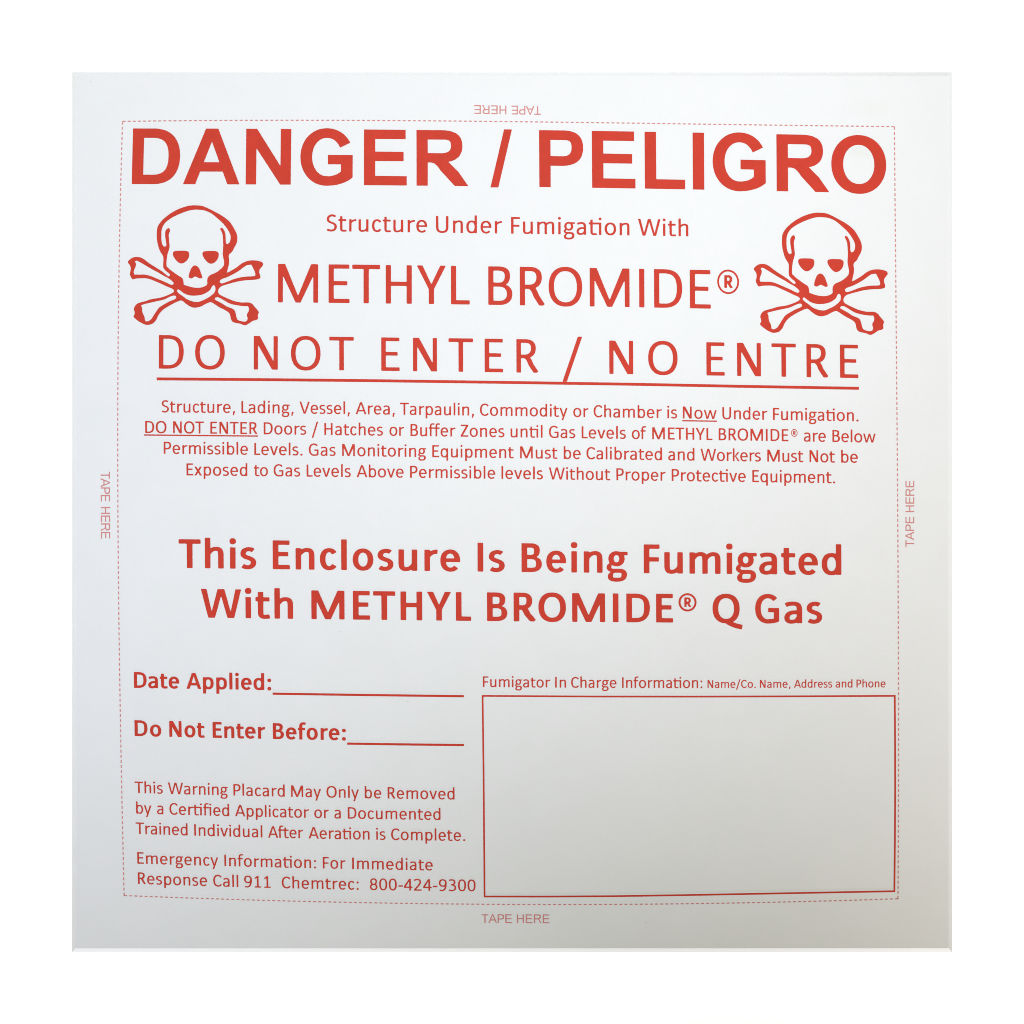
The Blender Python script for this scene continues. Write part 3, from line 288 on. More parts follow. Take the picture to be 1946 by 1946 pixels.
    'S': [[190,-10,164,-7,138,-2,114,5,92,13,68,25,52,36,48,44,50,52,80,91,86,95,90,97,98,95,120,81,142,71,164,65,188,61,214,60,240,63,262,69,284,79,298,88,312,102,322,116,329,132,336,152,339,174,338,194,335,212,329,228,320,240,308,252,292,263,258,281,172,315,138,331,108,349,84,370,74,380,64,394,56,410,51,422,47,440,45,460,46,492,50,512,55,530,62,546,71,564,81,578,94,593,106,605,122,617,139,628,156,636,172,642,192,648,216,652,238,654,258,654,278,652,300,648,322,642,344,633,366,622,382,612,389,606,391,598,388,590,358,552,353,548,348,547,342,548,318,563,300,573,280,579,262,583,242,584,220,581,202,576,184,568,170,558,157,544,147,532,140,516,134,496,131,476,131,458,134,440,139,428,148,416,158,406,174,396,202,381,290,347,322,332,356,312,380,292,392,278,402,264,411,250,417,234,422,214,424,194,425,176,423,156,419,136,415,120,408,102,399,86,389,70,378,56,364,44,349,32,316,12,278,-1,236,-8,212,-10]],
    'T': [[210,0,206,2,202,5,199,18,199,550,198,564,194,570,184,572,28,572,16,573,10,578,8,584,8,626,9,636,12,640,15,642,26,644,456,644,472,643,476,640,478,636,479,622,479,584,476,577,472,574,460,572,304,572,294,570,289,564,288,550,288,12,284,4,276,0]],
    'U': [[300,-10,262,-6,228,1,198,12,172,26,149,44,130,66,114,90,102,120,96,140,91,166,86,224,86,622,87,636,92,642,98,644,158,644,168,642,172,638,173,634,174,224,176,194,179,170,185,146,191,126,200,110,210,96,222,84,236,75,254,68,276,63,304,60,328,60,354,62,374,65,394,70,410,78,424,87,435,98,444,112,453,132,459,152,463,174,468,226,469,634,472,641,480,644,538,644,548,643,552,640,554,637,556,626,556,226,554,192,550,160,544,134,536,110,522,80,504,54,480,33,454,16,420,3,386,-5,340,-10]],
    'V': [[244,0,238,2,234,5,227,18,12,622,9,632,9,638,14,642,20,644,84,644,94,642,100,634,268,138,277,112,280,108,284,107,286,108,290,112,299,138,467,634,472,641,482,644,542,644,554,642,557,640,558,636,556,624,337,10,332,3,322,0]],
    'W': [[200,0,194,2,190,5,184,20,22,622,20,634,22,640,26,643,34,644,94,644,102,641,108,634,233,134,238,118,240,116,244,115,248,120,253,132,388,626,391,636,395,640,400,643,408,644,484,644,493,642,499,636,636,135,642,120,646,115,650,116,652,118,657,134,782,634,788,641,796,644,856,644,864,643,868,640,870,634,868,622,707,20,703,10,700,4,694,1,688,0,612,0,602,2,596,9,456,502,450,518,448,521,444,522,440,516,434,502,295,10,290,3,282,0]],
    'Y': [[210,0,202,4,199,14,199,234,197,252,8,624,5,632,5,638,8,642,16,644,78,644,90,643,97,638,103,626,232,353,238,343,244,341,248,343,254,353,384,626,390,638,396,642,404,644,468,644,478,642,482,640,483,636,480,626,296,266,290,250,288,236,288,20,287,8,282,2,274,0]],
    'Z': [[42,0,34,4,30,12,30,54,32,64,44,76,50,86,310,552,315,562,316,566,314,570,312,572,302,574,44,575,37,578,34,586,34,628,36,638,42,643,54,644,414,644,423,644,428,642,433,636,434,628,434,586,431,574,158,96,152,84,150,78,152,74,154,72,164,70,428,69,435,66,438,58,438,16,436,6,430,1,420,0]],
    'a': [[168,-10,134,-4,106,7,92,15,82,24,71,36,62,47,55,62,50,76,46,92,43,110,43,126,45,144,53,174,68,203,88,228,114,250,144,266,174,277,206,284,240,287,304,287,314,290,317,298,318,316,316,346,312,368,304,390,299,398,292,404,282,410,272,414,242,419,204,420,170,415,140,405,104,386,96,386,88,392,67,426,63,434,63,440,66,444,72,449,106,466,134,476,164,482,198,486,230,486,266,483,296,477,316,471,334,462,348,453,362,441,373,428,383,414,390,396,395,378,400,350,402,316,401,10,398,3,390,0,330,0,322,4,316,20,314,22,310,22,274,6,244,-3,206,-9], [192,52,208,52,226,55,242,59,256,66,270,75,284,86,310,118,316,128,318,142,318,210,316,218,313,222,302,225,252,225,230,223,210,218,190,210,170,198,154,186,140,170,129,150,124,130,124,110,129,92,139,76,152,65,170,57]],
    'b': [[264,-10,240,-7,218,-2,200,3,172,16,166,14,159,2,150,0,92,0,84,3,81,10,80,666,82,678,84,681,90,683,150,684,158,682,163,676,164,664,164,474,165,466,168,462,170,460,176,461,202,473,224,480,244,484,268,486,290,486,318,483,340,478,360,472,378,462,396,450,413,436,427,420,440,402,451,380,460,358,468,335,474,298,478,258,478,224,476,188,471,158,464,127,454,102,442,78,427,56,410,38,390,21,368,8,346,-1,322,-6,290,-10], [270,56,296,57,320,64,340,76,358,96,373,120,383,148,390,180,394,220,394,260,389,302,381,336,368,365,353,388,342,398,332,406,322,411,310,416,284,420,258,418,236,411,216,398,199,380,184,355,174,326,168,294,164,256,164,216,169,176,176,142,188,114,204,90,224,72,244,61]],
    'c': [[226,-10,204,-7,186,-3,166,4,148,13,132,23,118,36,104,50,91,68,80,86,70,106,62,128,56,150,52,174,49,200,47,256,52,306,57,330,63,352,72,374,82,394,93,412,106,427,120,442,134,454,150,464,167,472,186,479,204,483,226,486,246,486,270,483,292,478,314,470,332,461,352,446,370,428,386,408,388,402,388,398,385,392,378,388,338,364,328,361,324,362,320,365,304,388,290,403,274,412,258,418,236,420,214,416,196,408,178,393,162,372,149,348,140,318,134,284,131,248,133,202,137,168,146,138,159,108,176,84,196,68,216,59,232,56,248,57,262,59,276,64,296,79,306,91,320,110,328,115,338,112,380,87,387,82,389,76,387,70,382,62,362,39,344,23,322,10,300,0,278,-6,250,-10]],
    'd': [[232,-10,204,-7,180,-1,158,7,138,19,119,34,102,52,86,72,74,94,63,122,55,150,50,182,47,218,47,252,49,288,53,316,60,346,68,368,79,390,90,408,102,426,118,441,134,454,152,465,170,473,188,479,210,483,236,486,260,486,282,483,302,480,324,473,350,461,354,460,358,462,360,466,361,474,361,664,362,676,366,682,374,684,426,684,436,683,440,681,443,678,445,664,445,22,444,8,440,2,432,0,374,0,366,3,358,14,352,16,320,1,296,-5,262,-9], [237,56,264,57,288,64,307,76,325,96,340,120,350,148,357,180,361,220,361,260,356,302,348,336,336,365,320,388,310,398,299,406,288,411,276,416,250,420,224,418,202,411,184,398,166,380,152,355,141,326,135,294,131,256,131,216,136,176,143,142,155,114,171,90,190,72,212,61]],
    'e': [[242,-10,220,-7,198,-2,178,5,158,13,140,24,124,38,108,52,95,70,83,88,72,108,64,130,57,152,52,176,49,202,47,226,47,256,50,284,53,308,59,330,66,354,75,374,86,394,98,412,112,428,128,442,146,455,164,465,183,474,202,479,224,484,248,486,270,486,288,484,300,482,326,473,348,462,366,451,380,439,395,424,408,408,419,390,430,370,438,350,445,328,450,304,454,270,455,228,454,222,452,218,448,215,440,214,150,214,140,213,136,210,134,206,133,200,137,172,144,148,154,125,164,108,175,92,190,78,206,68,222,61,242,57,266,56,286,59,302,64,316,72,330,81,348,100,356,102,360,101,368,96,400,70,407,62,408,58,406,52,394,39,370,21,344,7,322,-1,296,-7,270,-10], [145,274,354,274,360,275,364,278,367,282,367,288,362,318,352,344,340,368,326,388,309,402,290,413,270,419,248,420,224,416,204,407,184,393,167,372,157,358,150,342,143,324,138,304,135,290,135,282,138,277]],
    'f': [[90,0,84,2,80,5,78,16,78,396,75,404,70,407,30,408,25,410,21,412,19,416,18,424,19,468,22,472,28,475,66,476,72,478,76,482,78,492,79,564,81,586,85,606,91,624,100,642,112,657,126,670,140,679,158,687,178,693,200,696,222,698,254,698,288,695,312,690,320,686,322,682,321,676,307,638,301,628,294,627,268,630,240,632,218,632,202,629,190,625,180,619,174,610,169,598,165,580,162,556,162,492,164,481,169,478,176,476,276,476,288,474,292,470,294,464,294,420,290,412,282,408,176,408,168,406,164,402,162,388,161,10,158,4,150,0]],
    'g': [[204,-196,170,-193,142,-188,116,-181,94,-172,78,-160,63,-146,53,-130,47,-112,44,-92,45,-74,48,-56,54,-38,60,-26,70,-14,83,-2,107,18,110,22,112,28,111,34,107,38,74,57,54,75,42,94,36,116,36,128,37,140,47,162,66,188,78,199,90,207,91,210,89,218,78,238,70,256,65,274,62,294,60,316,61,340,65,362,71,382,79,400,88,416,100,431,114,445,129,456,145,466,164,475,182,481,208,485,232,486,260,483,300,474,440,474,452,473,457,468,459,460,459,430,458,425,454,421,450,419,444,418,382,418,376,416,373,412,374,406,387,372,392,350,395,320,393,290,386,262,376,235,360,212,342,191,319,174,294,162,268,154,238,150,212,151,182,155,158,163,126,179,122,180,120,179,125,166,125,160,108,136,106,128,105,122,106,116,110,110,124,99,136,94,146,92,306,91,332,88,358,82,372,76,386,68,399,60,409,50,419,38,426,26,432,12,436,-3,440,-24,440,-44,437,-66,432,-86,425,-104,416,-121,404,-136,390,-150,374,-161,356,-171,336,-180,312,-186,288,-191,262,-194,236,-196], [212,-132,252,-131,290,-125,306,-120,318,-114,330,-106,339,-96,347,-84,352,-72,355,-56,356,-42,353,-26,348,-10,341,2,332,12,314,22,292,27,194,28,188,26,180,22,151,-10,134,-34,125,-54,123,-66,122,-78,124,-90,128,-98,132,-106,138,-112,156,-122,180,-128], [220,212,238,213,256,217,272,225,286,237,298,252,307,270,312,288,315,310,314,332,310,354,304,372,294,390,282,403,266,414,250,421,232,424,214,423,198,418,182,410,168,398,157,384,148,366,143,348,140,326,141,304,145,282,151,264,161,248,172,234,186,223,202,216]],
    'h': [[92,0,86,2,82,6,80,18,80,670,83,680,90,683,150,684,160,680,163,676,164,670,164,460,165,450,168,445,170,444,176,445,216,466,254,479,296,485,332,483,350,481,368,476,384,470,398,464,410,455,420,445,428,433,436,420,442,404,446,386,450,340,450,14,446,4,442,1,436,0,378,0,372,2,367,8,366,22,366,334,362,380,356,401,351,408,344,412,336,415,324,418,290,419,272,417,254,412,236,405,220,396,204,385,189,372,176,356,167,342,165,334,164,324,163,10,160,3,152,0]],
    'i': [[84,0,78,2,74,5,72,18,72,464,76,472,84,476,146,476,150,474,154,471,157,458,157,12,154,4,146,0], [106,573,94,576,84,580,76,586,70,594,66,604,63,614,63,630,66,640,70,649,75,656,82,662,90,667,100,670,112,671,124,670,136,668,144,664,152,659,157,652,162,644,165,636,166,626,166,614,163,604,156,589,142,579,126,574]],
    'k': [[92,0,86,2,82,6,80,18,80,670,83,680,90,683,150,684,156,683,160,680,163,676,164,670,164,276,166,266,172,256,173,252,166,234,164,224,164,14,161,4,154,1], [360,0,352,3,345,10,207,240,200,249,186,256,184,262,186,268,193,278,324,470,330,474,338,476,414,476,420,474,422,470,422,466,418,460,262,284,256,278,254,272,255,266,260,258,429,32,443,10,443,6,442,4,434,0]],
    'l': [[84,0,78,2,74,6,72,18,72,670,75,680,82,683,144,684,150,683,154,680,156,674,157,666,157,14,154,4,146,1]],
    'm': [[92,0,86,2,82,6,80,18,80,456,81,468,85,474,98,476,156,475,160,472,163,468,166,448,168,446,172,445,178,447,214,467,252,479,274,483,296,485,334,483,362,477,386,467,407,452,426,432,432,430,438,432,458,447,474,457,510,472,530,478,550,482,574,485,592,485,628,481,658,471,682,457,691,448,700,438,710,421,717,400,721,376,724,344,724,18,723,8,719,2,708,0,654,0,645,2,641,8,640,22,640,336,637,376,631,398,628,405,622,410,616,414,606,417,578,419,558,418,540,415,522,409,504,400,488,389,472,376,458,360,448,346,445,338,444,326,443,10,439,2,430,0,376,0,368,1,364,4,361,8,360,18,360,334,357,378,351,400,347,406,342,410,334,414,324,417,294,419,276,418,258,414,240,408,222,399,206,388,190,375,176,358,167,344,165,336,164,326,163,10,160,3,152,0]],
    'n': [[92,0,86,2,82,5,80,18,80,454,80,464,82,471,87,474,94,476,146,476,156,475,160,472,163,468,166,448,168,445,172,444,178,446,206,462,232,472,260,480,292,484,320,484,354,480,379,472,401,462,418,446,433,426,443,400,448,370,450,332,450,22,450,12,448,5,444,2,436,0,384,0,372,2,367,8,366,22,366,334,362,378,356,400,352,407,346,411,338,415,326,417,294,419,276,418,258,413,239,406,222,398,206,386,192,374,178,359,168,344,165,336,164,324,163,10,160,3,152,0]],
    'o': [[252,-10,228,-7,208,-3,186,3,166,12,148,22,130,35,116,48,99,66,85,86,75,104,66,126,58,148,52,170,49,194,46,226,46,248,48,276,52,300,57,324,65,348,74,368,84,388,98,408,114,425,129,440,146,453,164,463,183,472,202,478,222,483,244,485,270,486,294,484,314,481,336,474,358,466,376,455,394,443,410,430,426,412,440,392,451,374,461,352,469,328,475,306,478,282,481,250,481,228,479,198,475,174,470,150,462,126,452,104,441,86,428,66,412,48,396,34,378,22,360,11,340,3,320,-3,300,-7,272,-10], [254,56,284,58,308,65,332,79,353,100,370,126,383,154,391,188,395,226,394,264,388,302,378,336,363,364,342,388,322,404,308,411,296,416,268,420,240,417,214,409,192,394,172,374,155,348,144,320,136,288,132,250,133,212,139,174,149,142,163,114,182,90,202,74,228,62]],
    'p': [[92,-184,86,-182,82,-178,80,-166,80,454,81,468,86,474,92,476,150,476,160,473,166,462,172,460,202,473,222,479,246,484,276,486,320,483,340,479,358,473,376,463,394,452,411,438,425,422,438,404,449,384,459,362,467,338,472,312,476,286,478,254,478,220,476,188,472,160,465,134,457,108,447,86,437,70,426,54,412,40,398,27,382,16,364,6,346,-1,326,-6,306,-9,280,-10,254,-9,218,-3,200,4,176,15,172,16,168,14,165,10,164,2,164,-164,163,-176,158,-182,152,-184], [270,56,296,57,320,64,340,76,358,96,373,120,383,148,390,180,394,220,394,260,389,302,381,336,368,365,353,388,342,398,332,406,322,411,310,416,284,420,258,418,236,411,216,398,199,380,184,355,174,326,168,294,164,256,164,216,169,176,176,142,188,114,204,90,224,72,244,61]],
    'q': [[372,-184,364,-180,361,-170,361,0,360,10,358,14,354,16,350,15,324,3,302,-4,282,-7,260,-10,236,-10,210,-7,188,-3,168,3,150,12,132,23,116,36,102,52,88,69,78,88,68,110,60,134,53,160,50,186,47,222,47,252,49,284,52,310,58,336,65,358,73,380,84,400,97,418,111,434,126,449,144,461,164,471,184,478,206,483,230,485,252,486,276,484,312,477,354,460,358,462,366,473,374,476,432,476,440,474,444,468,445,454,445,-172,442,-180,434,-183], [237,56,264,57,288,64,307,76,325,96,340,120,350,148,357,180,361,220,361,260,356,302,348,336,336,365,320,388,310,398,299,406,288,411,276,416,250,420,224,418,202,411,184,398,166,380,152,355,141,326,135,294,131,256,131,216,136,176,143,142,155,114,171,90,190,72,212,61]],
    'r': [[92,0,86,2,82,5,80,18,80,454,82,470,86,474,94,476,146,476,157,474,161,472,163,466,165,436,168,432,172,430,178,432,218,455,256,468,280,474,302,477,330,480,340,478,345,474,347,464,345,422,344,416,340,412,332,409,304,408,282,405,260,399,238,391,216,379,196,364,180,348,168,332,165,324,164,314,163,10,160,3,152,0]],
    's': [[162,-10,138,-7,116,-3,94,4,74,12,54,23,47,30,45,36,48,44,76,79,80,83,84,85,92,83,110,72,128,64,142,60,160,57,180,56,202,58,222,62,238,68,248,75,258,83,265,92,270,102,275,116,277,132,276,144,274,156,270,166,264,174,254,182,242,190,212,203,146,226,116,238,90,252,68,269,58,279,49,290,42,301,38,314,35,326,33,342,36,368,40,384,45,398,53,412,62,424,72,436,84,446,112,464,146,476,182,484,222,486,260,482,282,476,302,468,322,457,330,449,331,442,328,436,299,402,292,397,286,396,254,413,240,418,224,420,190,418,164,411,152,405,140,398,132,390,125,380,120,368,116,356,115,342,117,330,120,322,126,316,144,302,172,289,242,265,274,251,301,236,323,220,333,208,342,196,349,184,354,170,357,156,359,138,356,106,347,80,333,56,316,35,292,18,264,5,232,-4,196,-9]],
    't': [[194,-9,174,-6,158,-3,142,2,128,9,116,18,106,28,98,40,91,54,83,78,80,110,79,398,77,404,72,407,64,408,28,409,22,412,19,418,18,462,19,468,22,472,25,474,30,476,70,477,76,479,78,483,80,494,80,576,83,584,90,587,150,588,157,586,162,583,164,572,164,490,166,482,170,478,182,476,300,476,310,473,313,466,314,420,312,414,308,410,296,408,178,408,169,406,165,398,164,116,166,92,170,72,174,66,180,62,190,59,202,57,248,58,298,65,304,64,309,60,312,54,324,12,323,6,319,2,298,-3,250,-8]],
    'u': [[206,-9,180,-6,160,-1,140,6,123,14,109,26,98,40,88,56,82,74,76,104,74,140,74,456,76,470,80,474,86,476,138,476,150,475,154,472,157,468,158,454,158,142,162,98,168,76,172,70,178,65,186,62,196,59,228,57,248,58,266,62,284,69,302,78,318,89,333,102,347,118,357,132,360,140,361,152,362,466,366,473,374,476,428,476,438,474,444,468,445,456,445,22,443,6,438,2,432,0,380,0,370,1,366,3,363,6,360,28,358,31,354,32,348,31,312,11,280,0,244,-7,222,-9]],
    'v': [[190,0,180,5,174,16,20,454,17,464,18,471,22,474,28,476,86,476,98,474,104,468,216,130,221,116,226,113,232,118,237,130,348,468,354,473,362,476,420,476,430,474,434,472,435,468,433,456,275,10,270,3,262,0]],
    'w': [[166,0,160,2,156,5,150,18,24,456,22,466,24,473,28,475,36,476,90,476,98,474,104,468,194,126,199,114,204,109,208,113,214,126,314,458,318,468,322,472,326,475,334,476,382,476,392,474,397,468,501,126,506,113,512,109,516,114,521,126,611,468,617,474,626,476,680,476,686,475,691,472,693,466,691,456,565,18,562,10,558,4,554,1,546,0,482,0,472,2,466,8,367,324,362,336,358,340,352,336,348,324,249,8,244,2,236,0]],
    'x': [[36,0,30,2,27,6,26,10,29,16,157,224,162,232,163,238,161,244,157,252,26,458,22,466,23,472,26,475,34,476,96,476,108,475,116,472,124,462,205,334,210,329,216,326,220,328,226,334,304,462,312,472,318,475,328,476,394,476,404,474,406,470,407,468,403,458,276,252,271,244,270,238,272,232,276,224,407,18,411,10,410,4,406,1,400,0,336,0,324,1,318,4,310,14,228,142,222,147,218,150,212,148,207,142,129,14,121,4,116,1,108,0]],
    'y': [[134,-184,128,-182,126,-180,125,-176,126,-170,189,-20,192,-12,192,-6,190,-2,180,6,175,16,19,456,17,464,17,470,22,474,28,476,86,476,98,474,104,468,216,128,222,117,226,113,232,117,237,128,349,468,354,473,362,476,420,476,432,474,434,472,436,468,434,456,211,-174,206,-181,198,-184]],
    '®': [[198,250,162,256,144,262,126,269,110,278,94,290,67,316,55,332,44,348,28,384,19,420,16,460,21,500,26,520,32,538,41,556,51,572,62,588,74,602,88,615,104,627,120,637,136,645,154,652,172,656,192,659,212,660,232,658,250,655,268,649,286,642,302,633,318,622,347,596,359,580,370,564,379,546,386,528,396,490,399,450,397,428,394,408,388,388,382,370,373,352,362,335,351,320,338,305,324,292,308,280,290,270,274,263,256,257,238,253,216,250], [198,282,214,282,232,284,261,292,290,307,315,328,336,354,352,382,362,414,367,450,365,484,356,516,343,546,324,573,300,596,272,613,242,623,212,628,180,625,150,616,122,601,98,580,77,554,62,526,52,494,48,460,50,426,58,394,72,365,90,338,112,316,138,299,168,288], [152,352,143,356,141,360,140,368,140,546,142,560,144,563,148,565,162,566,220,566,234,564,244,560,257,552,267,542,274,530,278,516,279,492,274,470,267,454,250,436,247,430,251,420,283,366,285,360,284,356,280,353,270,352,248,352,238,356,232,364,202,416,198,421,194,423,190,421,189,416,188,366,186,358,182,354,176,352], [199,470,210,470,220,473,226,478,230,486,232,500,230,513,224,522,216,527,206,528,198,527,192,524,189,520,188,508,189,480,192,474]],
    'ti': [[194,-9,174,-6,158,-3,142,2,128,9,116,18,106,28,98,40,91,54,83,78,80,110,79,398,77,404,72,407,64,408,28,409,22,412,19,418,18,462,19,468,22,472,25,474,30,476,70,477,76,479,78,483,80,494,80,576,83,584,90,587,150,588,156,587,161,584,163,578,164,572,164,488,166,481,172,477,186,476,476,476,486,474,490,470,491,466,492,22,492,12,490,6,486,2,478,0,422,0,412,2,408,10,407,388,406,398,404,404,398,407,390,408,180,408,172,407,168,404,165,400,164,392,164,114,166,92,170,74,174,66,180,62,188,59,200,57,248,58,298,65,304,64,309,60,312,54,324,12,323,6,319,2,298,-3,250,-8], [440,573,430,576,420,580,411,586,405,594,401,604,398,614,398,630,401,640,404,649,410,656,417,662,426,667,436,670,446,671,460,670,470,668,479,664,486,659,492,652,497,644,500,636,501,626,501,614,498,604,490,589,478,579,462,574]],
    'ff': [[90,0,84,2,80,5,78,16,78,396,75,404,70,407,30,408,25,410,22,412,18,422,18,458,20,470,26,475,34,476,66,476,72,478,76,482,78,492,78,558,82,592,91,624,98,638,106,650,122,666,140,679,160,688,186,694,216,698,252,698,294,694,310,691,318,688,322,682,321,674,307,636,300,628,294,627,248,632,214,631,200,629,190,626,182,621,176,615,168,596,163,570,162,546,163,486,168,478,178,476,370,476,378,479,382,487,384,564,386,590,392,612,398,628,406,642,416,656,428,667,444,678,462,686,482,693,506,697,540,698,578,696,610,692,623,688,627,682,626,674,612,636,606,628,598,627,570,631,538,632,518,631,502,628,491,624,482,616,476,606,472,590,468,572,467,550,467,492,468,484,470,480,474,477,482,476,580,476,592,474,596,471,599,464,599,426,597,414,594,410,588,409,480,408,472,406,468,400,467,386,467,20,466,10,464,4,460,1,452,0,396,0,388,3,384,10,383,388,382,397,380,403,376,407,366,408,182,408,172,407,166,405,163,400,162,392,161,10,158,3,150,0]],
    'ft': [[500,-9,478,-6,460,-2,444,4,429,12,417,22,406,33,399,46,392,62,387,84,385,112,385,394,384,400,381,404,376,407,368,408,180,408,170,407,164,403,163,398,162,388,161,10,156,2,146,0,90,0,84,2,80,6,78,20,78,396,75,404,70,407,30,408,25,410,22,412,19,416,18,422,18,462,20,471,26,475,66,476,72,478,76,482,78,492,78,552,79,574,82,594,88,616,97,636,109,654,124,668,142,680,160,688,180,693,202,697,228,698,268,697,300,693,316,689,320,686,322,682,320,672,308,638,304,632,300,628,292,627,248,632,214,631,200,629,190,626,182,621,176,614,171,606,167,592,162,558,162,490,164,482,169,478,184,476,364,476,378,477,383,482,385,488,385,572,388,583,392,586,398,588,450,588,462,586,466,584,468,578,469,490,470,483,474,478,486,476,604,476,612,474,617,470,619,460,619,422,617,414,612,410,600,408,482,408,474,406,470,398,469,116,471,92,475,72,480,66,486,62,494,59,506,57,552,58,602,65,610,64,614,60,617,54,629,12,628,6,624,2,602,-3,556,-8]],
    'fi': [[90,0,84,2,80,5,78,16,78,396,75,404,70,407,30,408,25,410,21,412,19,416,18,424,19,468,22,472,28,475,66,476,72,478,76,482,78,492,79,564,81,586,85,606,91,624,100,642,112,657,126,670,140,679,158,687,178,693,200,696,222,698,254,698,288,695,312,690,320,686,322,682,321,676,307,636,300,628,294,627,248,632,212,631,190,626,182,621,176,614,168,596,163,570,162,546,163,486,168,478,178,476,444,476,454,475,460,470,462,464,462,454,462,22,461,8,458,3,450,0,396,0,384,2,380,4,378,10,377,388,376,398,374,403,370,407,360,408,180,408,172,407,166,404,163,400,162,392,161,10,158,3,150,0], [410,573,400,576,390,580,381,586,375,594,371,604,368,614,368,630,371,640,374,649,380,656,387,662,396,667,406,670,416,671,430,670,440,668,449,664,456,659,462,652,467,644,470,636,471,626,471,614,468,604,460,589,448,579,432,574]],
  },
}
CAP = {'r': 644.0, 'b': 644.0, 'A': 716.0, 'a': 716.0}
ADVANCE = {'r': {',': 250, '-': 306, '.': 252, '/': 386, '0': 507, '1': 507, '2': 507, '3': 507, '4': 507, '8': 507, '9': 507, ':': 268, 'A': 579, 'B': 544, 'C': 533, 'D': 615, 'E': 488, 'F': 459, 'G': 631, 'H': 623, 'I': 252, 'L': 420, 'M': 855, 'N': 646, 'O': 662, 'P': 517, 'R': 543, 'S': 459, 'T': 487, 'U': 642, 'V': 567, 'W': 890, 'Y': 487, 'Z': 468, 'a': 479, 'b': 525, 'c': 423, 'd': 525, 'e': 498, 'f': 305, 'g': 471, 'h': 525, 'i': 229, 'k': 455, 'l': 229, 'm': 799, 'n': 525, 'o': 527, 'p': 525, 'q': 525, 'r': 349, 's': 391, 't': 335, 'u': 525, 'v': 452, 'w': 715, 'x': 433, 'y': 453, '®': 415, 'ti': 564, 'ff': 610, 'ft': 640, 'fi': 534}, 'b': {':': 276, 'A': 606, 'B': 561, 'D': 630, 'E': 488, 'F': 459, 'G': 637, 'H': 631, 'I': 267, 'L': 423, 'M': 874, 'N': 659, 'O': 676, 'Q': 686, 'R': 563, 'T': 495, 'W': 906, 'Y': 520, 'a': 494, 'c': 418, 'd': 537, 'e': 503, 'f': 316, 'g': 474, 'h': 537, 'i': 246, 'l': 246, 'm': 813, 'n': 537, 'o': 538, 'p': 537, 'r': 355, 's': 399, 't': 347, 'u': 537, '®': 415}, 'A': {'D': 722, 'A': 722, 'N': 722, 'G': 778, 'E': 667, 'R': 722, '/': 278, 'P': 667, 'L': 611, 'I': 278, 'O': 778}, 'a': {'T': 611, 'A': 722, 'P': 667, 'E': 667, 'H': 722, 'R': 722}}
_cache = {}
def spread(loops, d):
    """ink spread: push every outline outwards by d units"""
    area = lambda p: 0.5 * float(np.sum(p[:, 0] * np.roll(p[:, 1], -1) - np.roll(p[:, 0], -1) * p[:, 1]))
    P = [np.array(lp, float) for lp in loops]
    big = max(P, key=lambda p: abs(area(p)))
    sgn = 1.0 if area(big) > 0 else -1.0
    out = []
    for p in P:
        tg = np.roll(p, -1, 0) - np.roll(p, 1, 0)
        tg /= np.maximum(np.linalg.norm(tg, axis=1), 1e-6)[:, None]
        out.append([tuple(v) for v in p + sgn * d * np.stack([tg[:, 1], -tg[:, 0]], 1)])
    return out

def glyph(key, d=0.0):
    if (key, d) not in _cache:
        loops = [list(zip(map(float, lp[0::2]), map(float, lp[1::2]))) for lp in GLYPH_DATA[key[0]][key[1:]]]
        if d: loops = spread(loops, d)
        V, T = triangulate(loops)
        _cache[(key, d)] = (V, T, V[:, 0].min(), V[:, 0].max())
    return _cache[(key, d)]

LIGATURES = ('ti', 'ff', 'ft', 'fi')
def chars(font, word):
    out, i = [], 0
    while i < len(word):
        if font == 'r' and word[i:i + 2] in LIGATURES:
            out.append(word[i:i + 2]); i += 2
        else:
            out.append(word[i]); i += 1
    return out

def lean(x, y):
    """how far the print's verticals lean (dx per dy, y down) at a photo pixel: the sheet was shot with a slight bow"""
    sl = np.interp(y, (230, 400, 700, 1000, 1290, 1500, 1700), (-.032, -.026, -.002, .008, .016, .022, .026))
    sm = np.interp(y, (230, 550, 1000, 1500), (.008, .004, .004, .009))
    sr = np.interp(y, (230, 700, 1000, 1300, 1700), (.006, .009, .006, .002, -.004))
    u = (x - 230.0) / 1475.0
    return float(np.interp(u, (0, .28, .55, 1), (sl, sl * .25 + sm * .55, sm, sr)))

